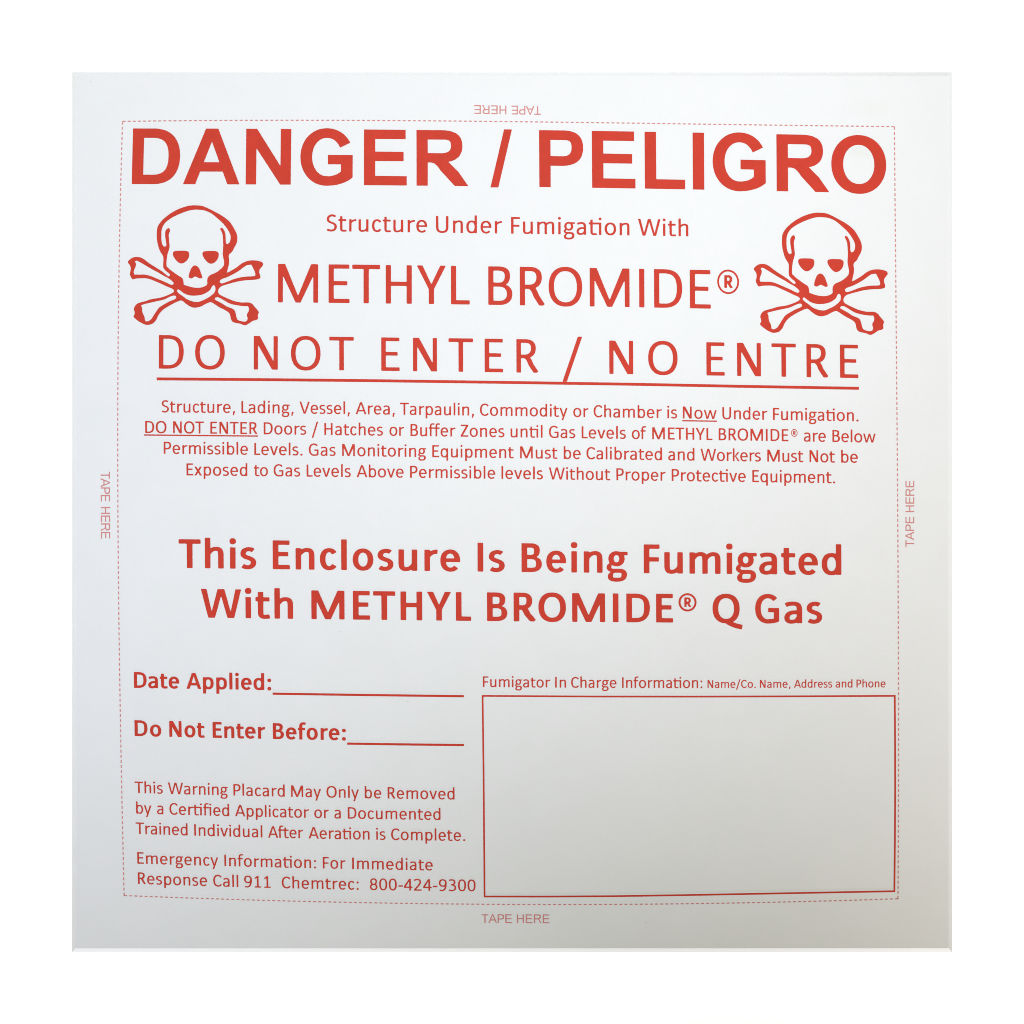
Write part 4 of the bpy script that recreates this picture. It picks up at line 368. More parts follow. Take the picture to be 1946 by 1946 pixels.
def text_part(name, font, cap, base, words, material, parent, label, spacing=None, stretch=1.0, turn=0):
    """one printed line.  base: points the baseline runs through (photo px); words: (text, left, right) ink extents.
    turn 0 upright, 90/180/270 = rotated clockwise; then base/words are along the rotated reading direction."""
    bx = np.array([p[0] for p in base], float); by = np.array([p[1] for p in base], float)
    co = np.polyfit(bx, by, min(2 if len(base) > 4 else 1, len(base) - 1)) if len(base) > 1 else np.array([by[0]])
    dco = np.polyder(co) if len(co) > 1 else np.array([0.0])
    capf = cap if isinstance(cap, tuple) else (cap, cap)
    x_min, x_max = words[0][1], words[-1][2]
    gain = (0.08 if font == 'a' else 0.14) * CAP[font] / max(capf) if max(capf) < 35 else 0.0      # ink spread, same on paper for all small print
    verts, tris = [], []
    for (w, x0, x1) in words:
        cs = chars(font, w)
        gs = [glyph(font + c, round(gain, 1)) for c in cs]
        adv = [ADVANCE[font][c] for c in cs]
        pen = np.concatenate([[0], np.cumsum(adv[:-1])])
        u = ((x0 + x1) / 2 - x_min) / max(1, x_max - x_min)
        em = (capf[0] + (capf[1] - capf[0]) * u) / CAP[font]
        nat = pen[-1] + gs[-1][3] - gs[0][2]
        h, t = stretch, 0.0
        if len(cs) > 1 and spacing is None:        # a little of both: letter-spacing and width
            want = (x1 - x0) / em
            h = stretch * (want / (nat * stretch)) ** .5
            t = (want - nat * h) / (len(cs) - 1)
        elif len(cs) > 1:
            t = ((x1 - x0) / em - nat * h) / (len(cs) - 1)
        else:
            h = (x1 - x0) / em / nat
        for k, (V, T, _, _) in enumerate(gs):
            n0 = len(verts)
            gx = x0 + ((V[:, 0] + pen[k] - gs[0][2]) * h + t * k) * em
            gy = V[:, 1] * em
            cx = float(gx.mean())
            sl = lean(cx, float(np.polyval(co, cx))) if turn == 0 else 0.0
            px = gx - sl * gy
            py = np.polyval(co, gx) - gy
            if turn == 180: px, py = 2 * 973 - px, 2 * 973 - py
            if turn == 90: px, py = 2 * 973 - py, px
            if turn == 270: px, py = py, 2 * 973 - px
            verts += [(X(a), Y(b), Z_INK) for a, b in zip(px, py)]
            tris += [tuple(i + n0 for i in q) for q in T]
    return link(name, mesh_from(name, verts, tris), material, parent, label)

def ribbon(verts, faces, pts, w, close=False):
    """a printed rule of width w (px) along photo points, mitred"""
    p = np.array(pts, float); n = len(p)
    L, R = [], []
    for i in range(n):
        a = p[(i - 1) % n] if (close or i > 0) else p[i]
        b = p[(i + 1) % n] if (close or i < n - 1) else p[i]
        d1 = p[i] - a; d2 = b - p[i]
        d1 = d1 / (np.linalg.norm(d1) or 1); d2 = d2 / (np.linalg.norm(d2) or 1)
        t = d1 + d2; t /= np.linalg.norm(t)
        nv = np.array([-t[1], t[0]])
        ref = d2 if np.linalg.norm(d2) > .5 else d1
        c = max(.4, abs(nv @ np.array([-ref[1], ref[0]])))
        L.append(p[i] + nv * w / 2 / c); R.append(p[i] - nv * w / 2 / c)
    n0 = len(verts)
    for a, b in zip(L, R):
        verts += [(X(a[0]), Y(a[1]), Z_INK), (X(b[0]), Y(b[1]), Z_INK)]
    for i in range(n if close else n - 1):
        j = (i + 1) % n
        faces.append((n0 + 2 * i, n0 + 2 * j, n0 + 2 * j + 1, n0 + 2 * i + 1))

def rule_part(name, pts, w, material, parent, label=None, close=False):
    v, f = [], []
    ribbon(v, f, pts, w, close)
    return link(name, mesh_from(name, v, f), material, parent, label)

def smooth_poly(xs, ys, deg, n, x0, x1):
    c = np.polyfit(xs, ys, deg)
    return [(x, float(np.polyval(c, x))) for x in np.linspace(x0, x1, n)]

# ------------------------------------------------------------------ setting: the white surface the placard lies on
bm = bmesh.new()
bmesh.ops.create_grid(bm, x_segments=1, y_segments=1, size=3.0)
me = bpy.data.meshes.new("background"); bm.to_mesh(me); bm.free()
bg = link("background", me, M_back)
bg["kind"] = "structure"

# ------------------------------------------------------------------ the placard
root = bpy.data.objects.new("warning_placard", None)
scene.collection.objects.link(root)
root.empty_display_size = .05
root["label"] = "square white fumigation warning placard with red lettering and two skulls on a white surface"
root["category"] = "warning sign"

def frustum(name, lo, hi, z0, z1, material, parent, label=None):
    """slab between two rectangles given in photo px (left, top, right, bottom)"""
    bm = bmesh.new()
    q = []
    for (l, t, r, b), z in ((lo, z0), (hi, z1)):
        k = (CAM_Z - z) / (CAM_Z - Z_SHEET)      # px were read at the height of the face
        q.append([bm.verts.new((X(x) * k, Y(y) * k, z)) for x, y in ((l, b), (r, b), (r, t), (l, t))])
    bm.faces.new(q[0][::-1]); bm.faces.new(q[1])
    for i in range(4):
        j = (i + 1) % 4
        bm.faces.new((q[0][i], q[0][j], q[1][j], q[1][i]))
    me = bpy.data.meshes.new(name); bm.to_mesh(me); bm.free()
    return link(name, me, material, parent, label)

OUT = (136.8, 136.8, 1809.6, 1809.4)
INN = (143.6, 144.0, 1802.8, 1802.2)
frustum("backing_board", OUT, INN, 0.0001, Z_BOARD, M_board, root, "pale grey board with a bevelled rim showing all round the sheet")
IN2 = (INN[0] + .6, INN[1] + .6, INN[2] - .6, INN[3] - .6)
frustum("face_sheet", IN2, IN2, Z_BOARD + .00002, Z_SHEET, M_paper, root, "white printed sheet")

def T(name, font, cap, base, words, label, mat_=None, **k):
    return text_part(name, font, cap, base, words, mat_ or M_red, root, label, **k)

T("heading_text", 'A', (104.8, 109.2), [(250, 350.8), (466, 349.8), (690, 351), (793, 352.3), (889, 353.5), (1025, 356.2), (1126, 357.6), (1228, 359), (1318, 360.5), (1477, 363.2), (1630, 366)],
  [("DANGER", 250.4, 889.8), ("/", 932.2, 973.2), ("PELIGRO", 1025, 1684.4)], "heavy red heading reading DANGER / PELIGRO")
T("text_line", 'r', 31.4, [(621, 439.5), (760, 440.9), (828, 441.7), (972, 444.1), (1100, 446), (1196, 447.3), (1308, 449)],
  [("Structure", 620.9, 811.8), ("Under", 828.5, 954), ("Fumigation", 971.3, 1196.3), ("With", 1212.8, 1308.1)], "thin red line reading Structure Under Fumigation With")
T("text_line", 'r', 73.2, [(528, 575), (623, 575.2), (892, 578.4), (928, 579.5), (1085, 582), (1220, 584.3), (1350, 586.4)],
  [("METHYL", 528.4, 892.7), ("BROMIDE", 928, 1350.8), ("®", 1363.2, 1404.9)], "large red line reading METHYL BROMIDE")
T("text_line", 'r', (63.9, 63), [(302, 700.7), (482, 702.3), (725, 704.1), (1023, 708.3), (1158, 711), (1343, 713.7), (1630, 718.3)],
  [("DO", 301.9, 427.2), ("NOT", 482.3, 672.5), ("ENTER", 724.6, 1022.7), ("/", 1069.3, 1106.3), ("NO", 1158, 1287.8), ("ENTRE", 1342.6, 1631.2)],
  "wide-spaced red line reading DO NOT ENTER / NO ENTRE", spacing=True, stretch=1.0)
rule_part("underline", [(297.8, 720), (480, 721.3), (700, 723.3), (950, 726.6), (1200, 730.2), (1420, 734.4), (1632.2, 738)], 5.5, M_red, root, "thick red rule under DO NOT ENTER / NO ENTRE")
T("text_line", 'r', 22.6, [(320, 783.6), (462, 784.9), (570, 786.2), (676, 787), (770, 788.3), (900, 789.2), (1035, 790.6), (1128, 793.2), (1298, 796), (1480, 798), (1625, 800.3)],
  [("Structure,", 307.4, 446.8), ("Lading,", 458.8, 558.1), ("Vessel,", 569.3, 665), ("Area,", 676.1, 750.4), ("Tarpaulin,", 760.2, 901), ("Commodity", 912.1, 1078.5), ("or", 1089.4, 1118.4), ("Chamber", 1128.2, 1257.6), ("is", 1268, 1286.9), ("Now", 1297.8, 1361.9), ("Under", 1372.8, 1458.2), ("Fumigation.", 1469, 1631.6)],
  "small red line beginning Structure, Lading, Vessel, with Now underlined")
rule_part("underline", [(1296.5, 799.5), (1362.5, 800.5)], 2.4, M_red, root, "thin red rule under the word Now")
T("text_line", 'r', 22.6, [(276, 823), (400, 823.8), (501, 825.3), (616, 826.6), (780, 827.9), (875, 829.5), (970, 830.7), (1105, 832.8), (1240, 834.8), (1366, 837.3), (1528, 839.2), (1660, 840.4)],
  [("DO", 276, 316.4), ("NOT", 329.1, 387.6), ("ENTER", 399.8, 489), ("Doors", 501.2, 582.2), ("/", 592.6, 604.7), ("Hatches", 616.4, 727.9), ("or", 740.1, 768), ("Buffer", 780.1, 865.5), ("Zones", 875.4, 958.7), ("until", 970.3, 1031.1), ("Gas", 1043.3, 1093.3), ("Levels", 1105.4, 1189.5), ("of", 1200.7, 1227.9), ("METHYL", 1239.5, 1353.9), ("BROMIDE", 1365.8, 1498.3), ("®", 1503.5, 1515.7), ("are", 1527.6, 1569.5), ("Below", 1581.9, 1664)],
  "small red line beginning DO NOT ENTER underlined, then Doors / Hatches")
rule_part("underline", [(273.7, 826.6), (490.3, 828.7)], 2.5, M_red, root, "thin red rule under the small words DO NOT ENTER")
T("text_line", 'r', 22.6, [(311, 862.6), (483, 864.2), (587, 865.4), (650, 866.2), (821, 868.8), (988, 870.4), (1114, 872.7), (1270, 874.4), (1331, 876), (1458, 877.3), (1538, 878.1), (1630, 879)],
  [("Permissible", 311.2, 471.4), ("Levels.", 483.3, 575), ("Gas", 586.9, 637.9), ("Monitoring", 650.3, 809.9), ("Equipment", 821.5, 976.3), ("Must", 988.4, 1059.6), ("be", 1071.3, 1103.6), ("Calibrated", 1114.5, 1258.2), ("and", 1269.8, 1319.8), ("Workers", 1331.4, 1446), ("Must", 1458.2, 1526.8), ("Not", 1538.4, 1586.8), ("be", 1598.5, 1630.3)],
  "small red line beginning Permissible Levels. Gas Monitoring Equipment")
T("text_line", 'r', 22.6, [(355, 903.2), (520, 905.3), (583, 905.8), (678, 906.4), (780, 907.5), (953, 909.3), (1043, 911), (1171, 913), (1276, 914.3), (1430, 916), (1587, 918)],
  [("Exposed", 354.5, 470.1), ("to", 482.6, 509.2), ("Gas", 520.1, 570.6), ("Levels", 582.7, 666.8), ("Above", 678, 767.2), ("Permissible", 779.3, 941.3), ("levels", 953, 1031.9), ("Without", 1043.3, 1159.8), ("Proper", 1171.4, 1264.9), ("Protective", 1276.5, 1417.3), ("Equipment.", 1429.7, 1587.1)],
  "small red line beginning Exposed to Gas Levels Above")
T("text_line", 'b', 54.8, [(340, 1079.4), (518, 1081.7), (720, 1083.6), (860, 1085), (908, 1086.5), (991, 1087.2), (1110, 1088.4), (1224, 1089.6), (1400, 1090.6), (1599, 1092.4)],
  [("This", 339.8, 487.1), ("Enclosure", 518.4, 874.7), ("Is", 907.6, 959.3), ("Being", 991.2, 1193), ("Fumigated", 1223.5, 1599)], "bold red line reading This Enclosure Is Being Fumigated")
T("text_line", 'b', 54.6, [(383, 1173.6), (557, 1175.4), (592, 1176.9), (680, 1177.8), (895, 1179.6), (926, 1180.3), (1165, 1182.4), (1279, 1183), (1435, 1184), (1562, 1184.7)],
  [("With", 382.5, 557.2), ("METHYL", 591.9, 895.4), ("BROMIDE", 925.7, 1279.2), ("®", 1289.5, 1323.9), ("Q", 1354.2, 1411.1), ("Gas", 1435.2, 1562.5)], "bold red line reading With METHYL BROMIDE Q Gas")
T("form_caption", 'b', 30.0, [(255, 1307.1), (355, 1308.7), (500, 1311), (515, 1311.5)],
  [("Date", 254.8, 340.9), ("Applied:", 354.6, 515.6)], "bold red caption reading Date Applied:")
rule_part("write_in_line", [(518.2, 1318.2), (700, 1320.8), (881.7, 1323)], 4.2, M_red, root, "red write-in line after Date Applied:")
T("form_caption", 'b', 30.0, [(256, 1398.5), (322, 1400.1), (404, 1402.1), (519, 1404), (657, 1406.8)],
  [("Do", 256, 306.8), ("Not", 322, 389.3), ("Enter", 404.3, 504), ("Before:", 518.7, 657.4)], "bold red caption reading Do Not Enter Before:")
rule_part("write_in_line", [(659.8, 1413.1), (770, 1414.6), (881.7, 1415.8)], 4.2, M_red, root, "red write-in line after Do Not Enter Before:")
T("text_line", 'r', 21.6, [(256, 1507), (320, 1508.4), (444, 1511.5), (553, 1513.8), (620, 1515.6), (693, 1516.8), (737, 1517.6), (864, 1519)],
  [("This", 256.2, 309.5), ("Warning", 319.5, 433.2), ("Placard", 443.8, 541.3), ("May", 553.3, 610.1), ("Only", 620.5, 682.1), ("be", 693.2, 724.9), ("Removed", 736.8, 863.9)], "small red line reading This Warning Placard May Only be Removed")
T("text_line", 'r', 21.6, [(259, 1545.7), (322, 1547.8), (447, 1551), (597, 1554), (661, 1555.9), (837, 1558)],
  [("by", 258.8, 288), ("a", 298.6, 310.7), ("Certified", 322.2, 435.7), ("Applicator", 447.1, 587.1), ("or", 597.3, 625.1), ("a", 635.5, 647.8), ("Documented", 661, 837.2)], "small red line reading by a Certified Applicator or a Documented")
T("text_line", 'r', 21.6, [(258, 1584.4), (369, 1587.9), (510, 1591.4), (587, 1593.4), (715, 1595.6), (743, 1596.3), (884, 1597.8)],
  [("Trained", 258.1, 356.7), ("Individual", 369.4, 498.7), ("After", 509.8, 576.2), ("Aeration", 586.7, 702.4), ("is", 714.8, 732.8), ("Complete.", 743.4, 884.2)], "small red line reading Trained Individual After Aeration is Complete.")
T("text_line", 'r', 21.6, [(261, 1641), (427, 1645.8), (560, 1648.9), (614, 1650), (670, 1651.6), (823, 1653.9)],
  [("Emergency", 261.1, 414.8), ("Information:", 426.6, 600.8), ("For", 613.6, 656.6), ("Immediate", 669.4, 822.6)], "small red line reading Emergency Information: For Immediate")
T("text_line", 'r', 21.8, [(262, 1679.4), (405, 1684.2), (464, 1686), (536, 1687.9), (680, 1690.2), (703, 1691.3), (904, 1693.6)],
  [("Response", 262.4, 394), ("Call", 405.4, 453), ("911", 464, 514.6), ("Chemtrec:", 535.7, 681.8), ("800-424-9300", 702.9, 903.9)], "small red line of emergency telephone numbers, lowest on the sheet")
T("form_caption", 'r', 20.0, [(918, 1305.4), (1055, 1306.3), (1085, 1306.8), (1182, 1307.3), (1335, 1307.4)],
  [("Fumigator", 917.8, 1045.7), ("In", 1055, 1075.7), ("Charge", 1085.4, 1171.7), ("Information:", 1182.2, 1334.8)], "thin red caption above the empty box reading Fumigator In Charge Information:")
T("form_caption", 'r', 14.7, [(1345, 1307.2), (1444, 1307), (1509, 1306.7), (1600, 1306.4), (1683, 1306.1)],
  [("Name/Co.", 1344.6, 1436.3), ("Name,", 1444.1, 1502.2), ("Address", 1509.1, 1581.5), ("and", 1588, 1620), ("Phone", 1627.6, 1683)], "smallest red caption reading Name/Co. Name, Address and Phone")
rule_part("form_box", [(917.1, 1322.4), (1020, 1323), (1130, 1323.6), (1320, 1323.8), (1500, 1323.3), (1700.4, 1322.4), (1701, 1420), (1701.1, 1509), (1700.6, 1600), (1699.6, 1693.6),
  (1447, 1698.3), (1300, 1701), (1166, 1703), (1040, 1703.7), (920.9, 1703.6), (919, 1466)], 3.3, M_red, root, "empty red-outlined box for the fumigator's details", close=True)

def dashed(parent):
    def col(ys, xs, y0, y1):
        c = np.polyfit(ys, xs, 3)
        return [(float(np.polyval(c, y)), y) for y in np.linspace(y0, y1, 60)]
    L = col((231.3, 399.5, 598.8, 718.6, 936, 1072.7, 1290, 1391.5, 1596.5, 1702), (233.1, 228.2, 224.8, 224.1, 224.3, 225.2, 227.5, 228.9, 233.4, 236.1), 231.3, 1702)
    R = col((241.3, 473, 713.7, 979.5, 1290, 1478, 1708), (1699.7, 1701.5, 1704.1, 1706, 1707.4, 1707.4, 1706.5), 241.3, 1708.3)
    Tp = smooth_poly((233.1, 503, 600, 824.6, 1017, 1220, 1440.7, 1699.7), (230.9, 228.4, 228.3, 229.8, 232.3, 234.6, 236.6, 241), 3, 60, 233.1, 1699.7)
    Bt = smooth_poly((236.1, 430.6, 719.4, 917.4, 1072.7, 1230, 1478.4, 1706.7), (1702, 1708.3, 1715.6, 1718.6, 1719.3, 1718.2, 1713.6, 1708.2), 3, 60, 236.1, 1706.5)
    v, f = [], []
    for line in (L, R, Tp, Bt):
        p = np.array(line); s = np.concatenate([[0], np.cumsum(np.hypot(*np.diff(p, axis=0).T))])
        n = round(s[-1] / 9.72); per = (s[-1] - 5.6) / n
        for k in range(n + 1):
            a, b = k * per, k * per + 5.6
            q = [(np.interp(u, s, p[:, 0]), np.interp(u, s, p[:, 1])) for u in (a, b)]
            ribbon(v, f, q, 2.1)
    return link("dashed_border", mesh_from("dashed_border", v, f), M_pink, parent, "fine dashed pale red line framing the print")
dashed(root)
T("tape_note", 'a', 16.6, [(915, 1754), (1044, 1754.3)], [("TAPE", 915.2, 972.8), ("HERE", 982.4, 1044.2)], "pale red words TAPE HERE below the bottom dashed line", M_pink)
T("tape_note", 'a', 16.4, [(918, 1744.2), (1044.8, 1746.2)], [("TAPE", 918, 973.9), ("HERE", 983.7, 1044.8)], "pale red words TAPE HERE upside down above the top dashed line", M_pink, turn=180)
T("tape_note", 'a', 17.4, [(896.3, 1754.6), (1023.6, 1754)], [("TAPE", 896.3, 953.1), ("HERE", 963.4, 1023.6)], "pale red words TAPE HERE running down the left margin", M_pink, turn=90)
T("tape_note", 'a', 16.4, [(906.6, 1737.1), (1032.3, 1737.3)], [("TAPE", 906.6, 964), ("HERE", 972.7, 1032.3)], "pale red words TAPE HERE running up the right margin", M_pink, turn=270)


# ------------------------------------------------------------------ skull and crossbones emblems
SKULL_LOOPS = [
    [372.7, 390.3, 0, 383.3, 391.2, 0, 393.8, 395.1, 0, 407.0, 401.7, 0, 422.9, 410.5, 0, 436.5, 421.5, 0, 444.9, 434.3, 0, 449.7, 444.0, 0, 451.2, 452.8, 0, 449.7, 462.4, 0, 444.9, 471.2, 0, 441.3, 478.3, 0, 436.5, 482.7, 0, 434.7, 487.1, 0, 435.6, 495.0, 0, 434.7, 503.8, 0, 433.0, 510.8, 0, 431.2, 518.3, 1, 437.2, 515.6, 0, 449.7, 508.1, 0, 459.6, 500.6, 0, 469.5, 496.1, 0, 480.3, 494.8, 0, 490.2, 495.7, 0, 498.5, 498.6, 0, 500.2, 502.7, 0, 497.7, 506.9, 0, 494.0, 511.4, 0, 492.7, 517.2, 0, 494.4, 523.0, 0, 494.8, 528.0, 0, 491.9, 530.1, 0, 483.6, 531.7, 0, 469.5, 532.5, 0, 453.8, 534.6, 0, 440.5, 537.9, 0, 429.0, 541.2, 0, 420.7, 544.1, 0, 416.5, 547.9, 0, 414.5, 552.8, 0, 415.7, 557.8, 0, 420.7, 561.5, 0, 432.3, 566.9, 0, 444.7, 571.9, 0, 459.6, 574.8, 0, 472.8, 574.8, 0, 479.5, 577.7, 0, 484.4, 583.5, 0, 489.4, 589.3, 0, 491.9, 593.4, 0, 490.2, 598.4, 0, 490.2, 605.8, 0, 486.1, 608.3, 0, 480.3, 610.0, 0, 472.8, 615.0, 0, 465.4, 618.3, 0, 457.1, 615.4, 0, 443.0, 612.1, 0, 438.9, 606.7, 0, 437.6, 600.0, 0, 435.6, 595.1, 0, 429.0, 590.1, 0, 417.4, 584.3, 0, 405.8, 576.8, 0, 400.8, 574.4, 0, 397.5, 574.8, 0, 390.8, 577.7, 0, 382.6, 582.2, 0, 375.1, 584.3, 0, 368.5, 584.7, 0, 360.2, 581.8, 0, 352.0, 576.0, 0, 346.2, 571.5, 0, 342.8, 571.2, 0, 333.7, 574.8, 0, 320.5, 581.8, 0, 310.5, 588.4, 0, 303.9, 595.1, 0, 300.2, 600.9, 0, 297.7, 606.7, 0, 292.3, 613.3, 0, 287.4, 616.2, 0, 278.2, 617.4, 0, 272.4, 615.4, 0, 265.0, 611.6, 0, 258.4, 606.7, 0, 253.8, 601.7, 0, 255.9, 596.7, 0, 255.9, 593.4, 0, 254.4, 587.6, 0, 255.9, 582.6, 0, 260.0, 577.7, 0, 266.6, 574.8, 0, 275.8, 572.3, 0, 289.0, 568.2, 0, 300.6, 566.5, 0, 310.5, 564.0, 0, 323.0, 559.0, 0, 329.6, 555.3, 0, 330.8, 552.0, 0, 327.9, 549.1, 0, 317.2, 544.5, 0, 304.7, 538.7, 0, 292.3, 533.4, 0, 284.9, 530.5, 0, 277.4, 529.0, 0, 265.8, 529.0, 0, 257.5, 529.6, 0, 252.2, 530.9, 0, 249.3, 527.2, 0, 246.8, 521.4, 0, 248.0, 514.7, 0, 248.4, 508.9, 0, 246.8, 504.0, 0, 243.0, 498.2, 0, 245.9, 494.0, 0, 252.6, 489.5, 0, 260.0, 488.2, 0, 267.5, 489.5, 0, 274.9, 493.6, 0, 284.0, 500.6, 0, 297.3, 508.9, 0, 308.9, 516.4, 0, 315.5, 521.8, 0, 320.5, 525.1, 0, 323.0, 523.0, 0, 321.3, 519.7, 0, 315.5, 515.1, 0, 311.0, 509.8, 0, 310.1, 504.8, 0, 310.5, 495.7, 0, 310.1, 487.4, 0, 307.2, 482.4, 0, 303.9, 476.6, 0, 301.4, 470.0, 0, 298.8, 458.9, 0, 297.9, 450.1, 0, 298.1, 441.3, 0, 299.2, 432.5, 0, 303.2, 424.6, 0, 311.1, 415.8, 0, 323.4, 406.1, 0, 337.5, 398.2, 0, 351.6, 392.9, 0, 363.0, 390.5, 0],
    [376.2, 398.6, 0, 388.5, 400.0, 0, 400.9, 405.2, 0, 413.2, 414.9, 0, 424.6, 425.5, 0, 432.5, 436.0, 0, 437.4, 445.7, 0, 438.3, 453.6, 0, 436.1, 460.7, 0, 431.7, 463.8, 0, 429.5, 461.6, 0, 429.0, 452.8, 0, 428.6, 445.7, 0, 426.4, 438.7, 0, 422.9, 433.8, 0, 420.7, 432.8, 0, 418.6, 435.2, 0, 420.7, 439.6, 0, 422.9, 445.7, 0, 423.7, 453.6, 0, 424.2, 468.6, 0, 423.3, 481.8, 0, 424.6, 490.6, 0, 425.9, 498.5, 0, 425.1, 504.7, 0, 420.2, 510.8, 0, 410.5, 517.9, 0, 399.1, 523.1, 0, 394.7, 528.4, 0, 393.8, 534.6, 0, 393.8, 540.3, 0, 388.5, 544.3, 0, 379.7, 546.7, 0, 371.0, 546.7, 0, 360.4, 544.7, 0, 349.4, 541.2, 1, 348.5, 533.7, 0, 346.3, 528.4, 0, 339.3, 524.0, 0, 330.5, 517.9, 0, 323.4, 512.6, 0, 316.8, 506.4, 1, 316.4, 499.4, 0, 317.3, 490.6, 0, 318.6, 482.7, 0, 320.8, 475.6, 0, 322.4, 469.5, 0, 321.7, 460.7, 0, 320.8, 450.1, 0, 321.0, 444.8, 0, 323.3, 438.7, 0, 322.6, 435.2, 0, 320.4, 433.4, 0, 316.4, 436.0, 0, 314.2, 440.4, 0, 313.9, 448.4, 0, 315.1, 457.2, 0, 316.2, 466.0, 0, 315.1, 468.2, 0, 312.0, 468.6, 0, 308.9, 465.1, 0, 307.2, 458.0, 0, 306.7, 448.4, 0, 307.2, 437.8, 0, 310.2, 429.0, 0, 316.4, 421.1, 0, 327.8, 413.2, 0, 342.8, 406.1, 0, 358.6, 400.4, 0, 369.2, 398.6, 0],
    [344.6, 476.5, 0, 354.2, 476.9, 0, 358.6, 479.1, 0, 359.7, 483.5, 0, 358.2, 490.6, 0, 353.4, 496.7, 0, 347.2, 500.3, 0, 341.9, 500.3, 0, 335.8, 495.9, 0, 330.5, 488.8, 0, 328.5, 482.7, 0, 330.0, 478.3, 0, 334.9, 476.8, 0],
    [400.0, 476.9, 0, 410.5, 477.4, 0, 414.9, 480.0, 0, 415.8, 484.4, 0, 414.1, 491.5, 0, 408.8, 498.1, 0, 402.6, 501.1, 0, 397.3, 500.3, 0, 391.2, 495.0, 0, 386.3, 487.9, 0, 384.6, 482.7, 0, 386.3, 478.7, 0, 391.2, 477.2, 0],
    [370.5, 504.5, 0, 374.9, 506.0, 0, 378.9, 510.8, 0, 381.9, 518.7, 0, 384.6, 526.7, 0, 383.3, 528.9, 0, 378.9, 528.9, 0, 375.3, 527.1, 0, 371.8, 525.6, 0, 368.3, 526.7, 0, 364.8, 528.9, 0, 360.4, 528.4, 0, 358.6, 525.8, 0, 360.0, 518.7, 0, 363.0, 510.8, 0, 366.6, 506.0, 0],
    [405.3, 542.1, 0, 408.2, 543.3, 0, 409.5, 547.9, 0, 408.7, 553.7, 0, 404.1, 559.5, 0, 395.0, 566.1, 0, 386.7, 570.2, 0, 378.4, 573.5, 0, 372.6, 573.7, 0, 366.0, 572.7, 0, 356.1, 569.0, 0, 347.0, 562.4, 0, 340.4, 557.8, 0, 336.6, 553.7, 0, 336.6, 551.6, 0, 339.1, 549.9, 0, 344.5, 553.7, 0, 350.3, 557.8, 0, 357.8, 560.7, 0, 366.0, 561.9, 0, 375.1, 561.5, 0, 385.1, 559.5, 0, 393.3, 555.7, 0, 400.0, 550.3, 0, 402.9, 544.5, 0],
    [256.3, 496.5, 1, 258.4, 501.5, 0, 257.9, 506.4, 0, 255.5, 512.2, 0, 254.2, 518.0, 0, 255.9, 521.8, 1, 265.0, 521.8, 0, 274.9, 521.8, 0, 284.0, 523.8, 0, 295.6, 528.4, 0, 308.9, 533.8, 0, 318.8, 538.3, 0, 325.5, 541.2, 0, 329.2, 540.4, 0, 330.0, 538.3, 0, 327.9, 535.0, 0, 321.3, 529.6, 0, 312.2, 524.7, 0, 300.6, 518.0, 0, 289.0, 511.8, 0, 279.9, 506.4, 0, 271.6, 501.5, 0, 264.2, 497.3, 0, 260.0, 495.5, 0],
    [332.5, 561.9, 0, 334.6, 563.6, 0, 334.6, 566.1, 0, 331.3, 569.0, 0, 322.1, 572.7, 0, 310.5, 579.3, 0, 302.3, 584.7, 0, 296.5, 592.6, 0, 290.7, 601.7, 0, 286.5, 607.5, 0, 282.4, 610.0, 0, 278.2, 610.8, 0, 275.8, 609.2, 0, 274.5, 601.7, 0, 271.6, 595.9, 0, 270.4, 590.9, 0, 270.0, 585.1, 0, 267.9, 580.2, 1, 275.8, 577.7, 0, 289.0, 574.5, 0, 302.3, 571.5, 0, 312.2, 569.0, 0, 322.1, 564.4, 0, 328.8, 561.9, 0],
    [477.8, 503.1, 1, 480.3, 508.1, 0, 483.6, 514.7, 0, 485.3, 520.5, 0, 484.9, 524.3, 1, 480.3, 525.1, 0, 469.5, 525.5, 0, 457.1, 527.2, 0, 445.5, 530.1, 0, 433.9, 534.6, 0, 425.6, 537.5, 0, 420.7, 538.6, 0, 418.2, 536.7, 0, 418.0, 533.4, 0, 422.3, 530.1, 0, 430.6, 527.2, 0, 440.5, 522.6, 0, 452.1, 516.0, 0, 461.3, 509.3, 0, 468.7, 504.4, 0, 473.7, 503.3, 0],
    [413.2, 564.8, 0, 417.4, 566.1, 0, 424.0, 569.8, 0, 432.3, 574.8, 0, 440.5, 578.1, 0, 453.0, 580.6, 0, 463.7, 581.8, 0, 471.2, 581.8, 1, 472.8, 585.1, 0, 472.8, 590.9, 0, 469.5, 596.7, 0, 469.4, 600.9, 0, 470.8, 605.0, 0, 468.7, 610.0, 0, 464.6, 611.2, 0, 458.8, 610.4, 0, 452.1, 607.9, 0, 449.7, 603.4, 0, 448.0, 595.9, 0, 445.5, 589.3, 0, 440.5, 586.0, 0, 431.4, 582.6, 0, 422.3, 576.8, 0, 413.2, 571.9, 0, 408.2, 569.0, 0, 409.1, 566.1, 0],
]
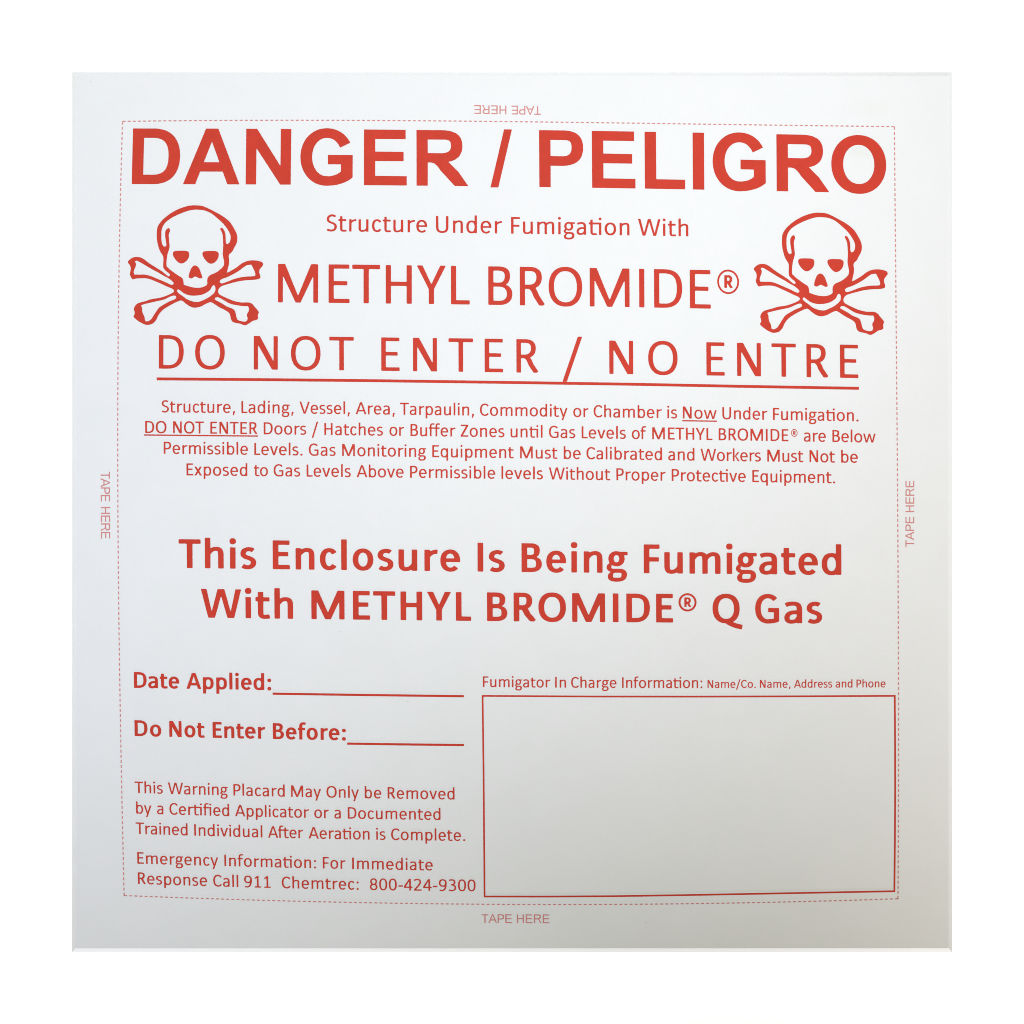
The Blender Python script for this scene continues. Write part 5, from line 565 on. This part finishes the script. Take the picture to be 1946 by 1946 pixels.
def curve_loop(data, step=4):
    """closed Catmull-Rom through traced points x, y, corner flag"""
    P = [np.array(p, float) for p in zip(data[0::3], data[1::3])]
    sharp = [bool(v) for v in data[2::3]]
    n, out = len(P), []
    for i in range(n):
        p0, p1, p2, p3 = P[i - 1], P[i], P[(i + 1) % n], P[(i + 2) % n]
        L = np.linalg.norm(p2 - p1)
        m1 = np.zeros(2) if sharp[i] else (p2 - p0) * L / (np.linalg.norm(p2 - p1) + np.linalg.norm(p1 - p0))
        m2 = np.zeros(2) if sharp[(i + 1) % n] else (p3 - p1) * L / (np.linalg.norm(p3 - p2) + np.linalg.norm(p2 - p1))
        for k in range(step):
            u = k / step
            out.append((2 * u ** 3 - 3 * u * u + 1) * p1 + (u ** 3 - 2 * u * u + u) * m1 + (3 * u * u - 2 * u ** 3) * p2 + (u ** 3 - u * u) * m2)
    return out

# where the same emblem lands at the left and at the right of the sheet (matched landmarks, photo px)
MATCH = [((372.7, 390.1), (1562.8, 404.2)), ((297.9, 445.7), (1484.2, 458.1)), ((451.2, 452.8), (1636.4, 469.0)), ((242.8, 498.2), (1430.1, 511.7)),
         ((500.4, 502.7), (1685.9, 521.2)), ((253.8, 601.7), (1443.9, 616.1)), ((278.2, 617.4), (1469.3, 632.8)), ((492.1, 593.4), (1679.4, 611.0)),
         ((465.4, 618.3), (1654.1, 636.4)), ((368.5, 584.7), (1561.3, 601.2))]
src = np.array([(a[0], a[1], 1) for a, _ in MATCH]); dst = np.array([b for _, b in MATCH])
AFF = np.linalg.lstsq(src, dst, rcond=None)[0]
SKULL_V, SKULL_T = triangulate([[tuple(p) for p in curve_loop(t)] for t in SKULL_LOOPS])
for pts, where in ((SKULL_V, "left"), (np.c_[SKULL_V, np.ones(len(SKULL_V))] @ AFF, "right")):
    link("skull_emblem", mesh_from("skull_emblem", [(X(a), Y(b), Z_INK) for a, b in pts], [tuple(reversed(t)) for t in SKULL_T]),
         M_red, root, "red skull and crossbones emblem %s of the words METHYL BROMIDE" % where)


# ------------------------------------------------------------------ specks on the face
for (sx, sy, r) in ((172, 155, .9), (775, 1333, 1.0), (645, 1200, 1.0), (1227, 1753, 1.1)):
    v = [(X(sx + r * math.cos(a) * (1 + .25 * math.sin(3 * a + sx))), Y(sy + r * math.sin(a)), Z_INK) for a in [i * math.pi / 5 for i in range(10)]]
    link("dust_speck", mesh_from("dust_speck", v, [tuple(reversed(range(10)))]), M_speck, root)
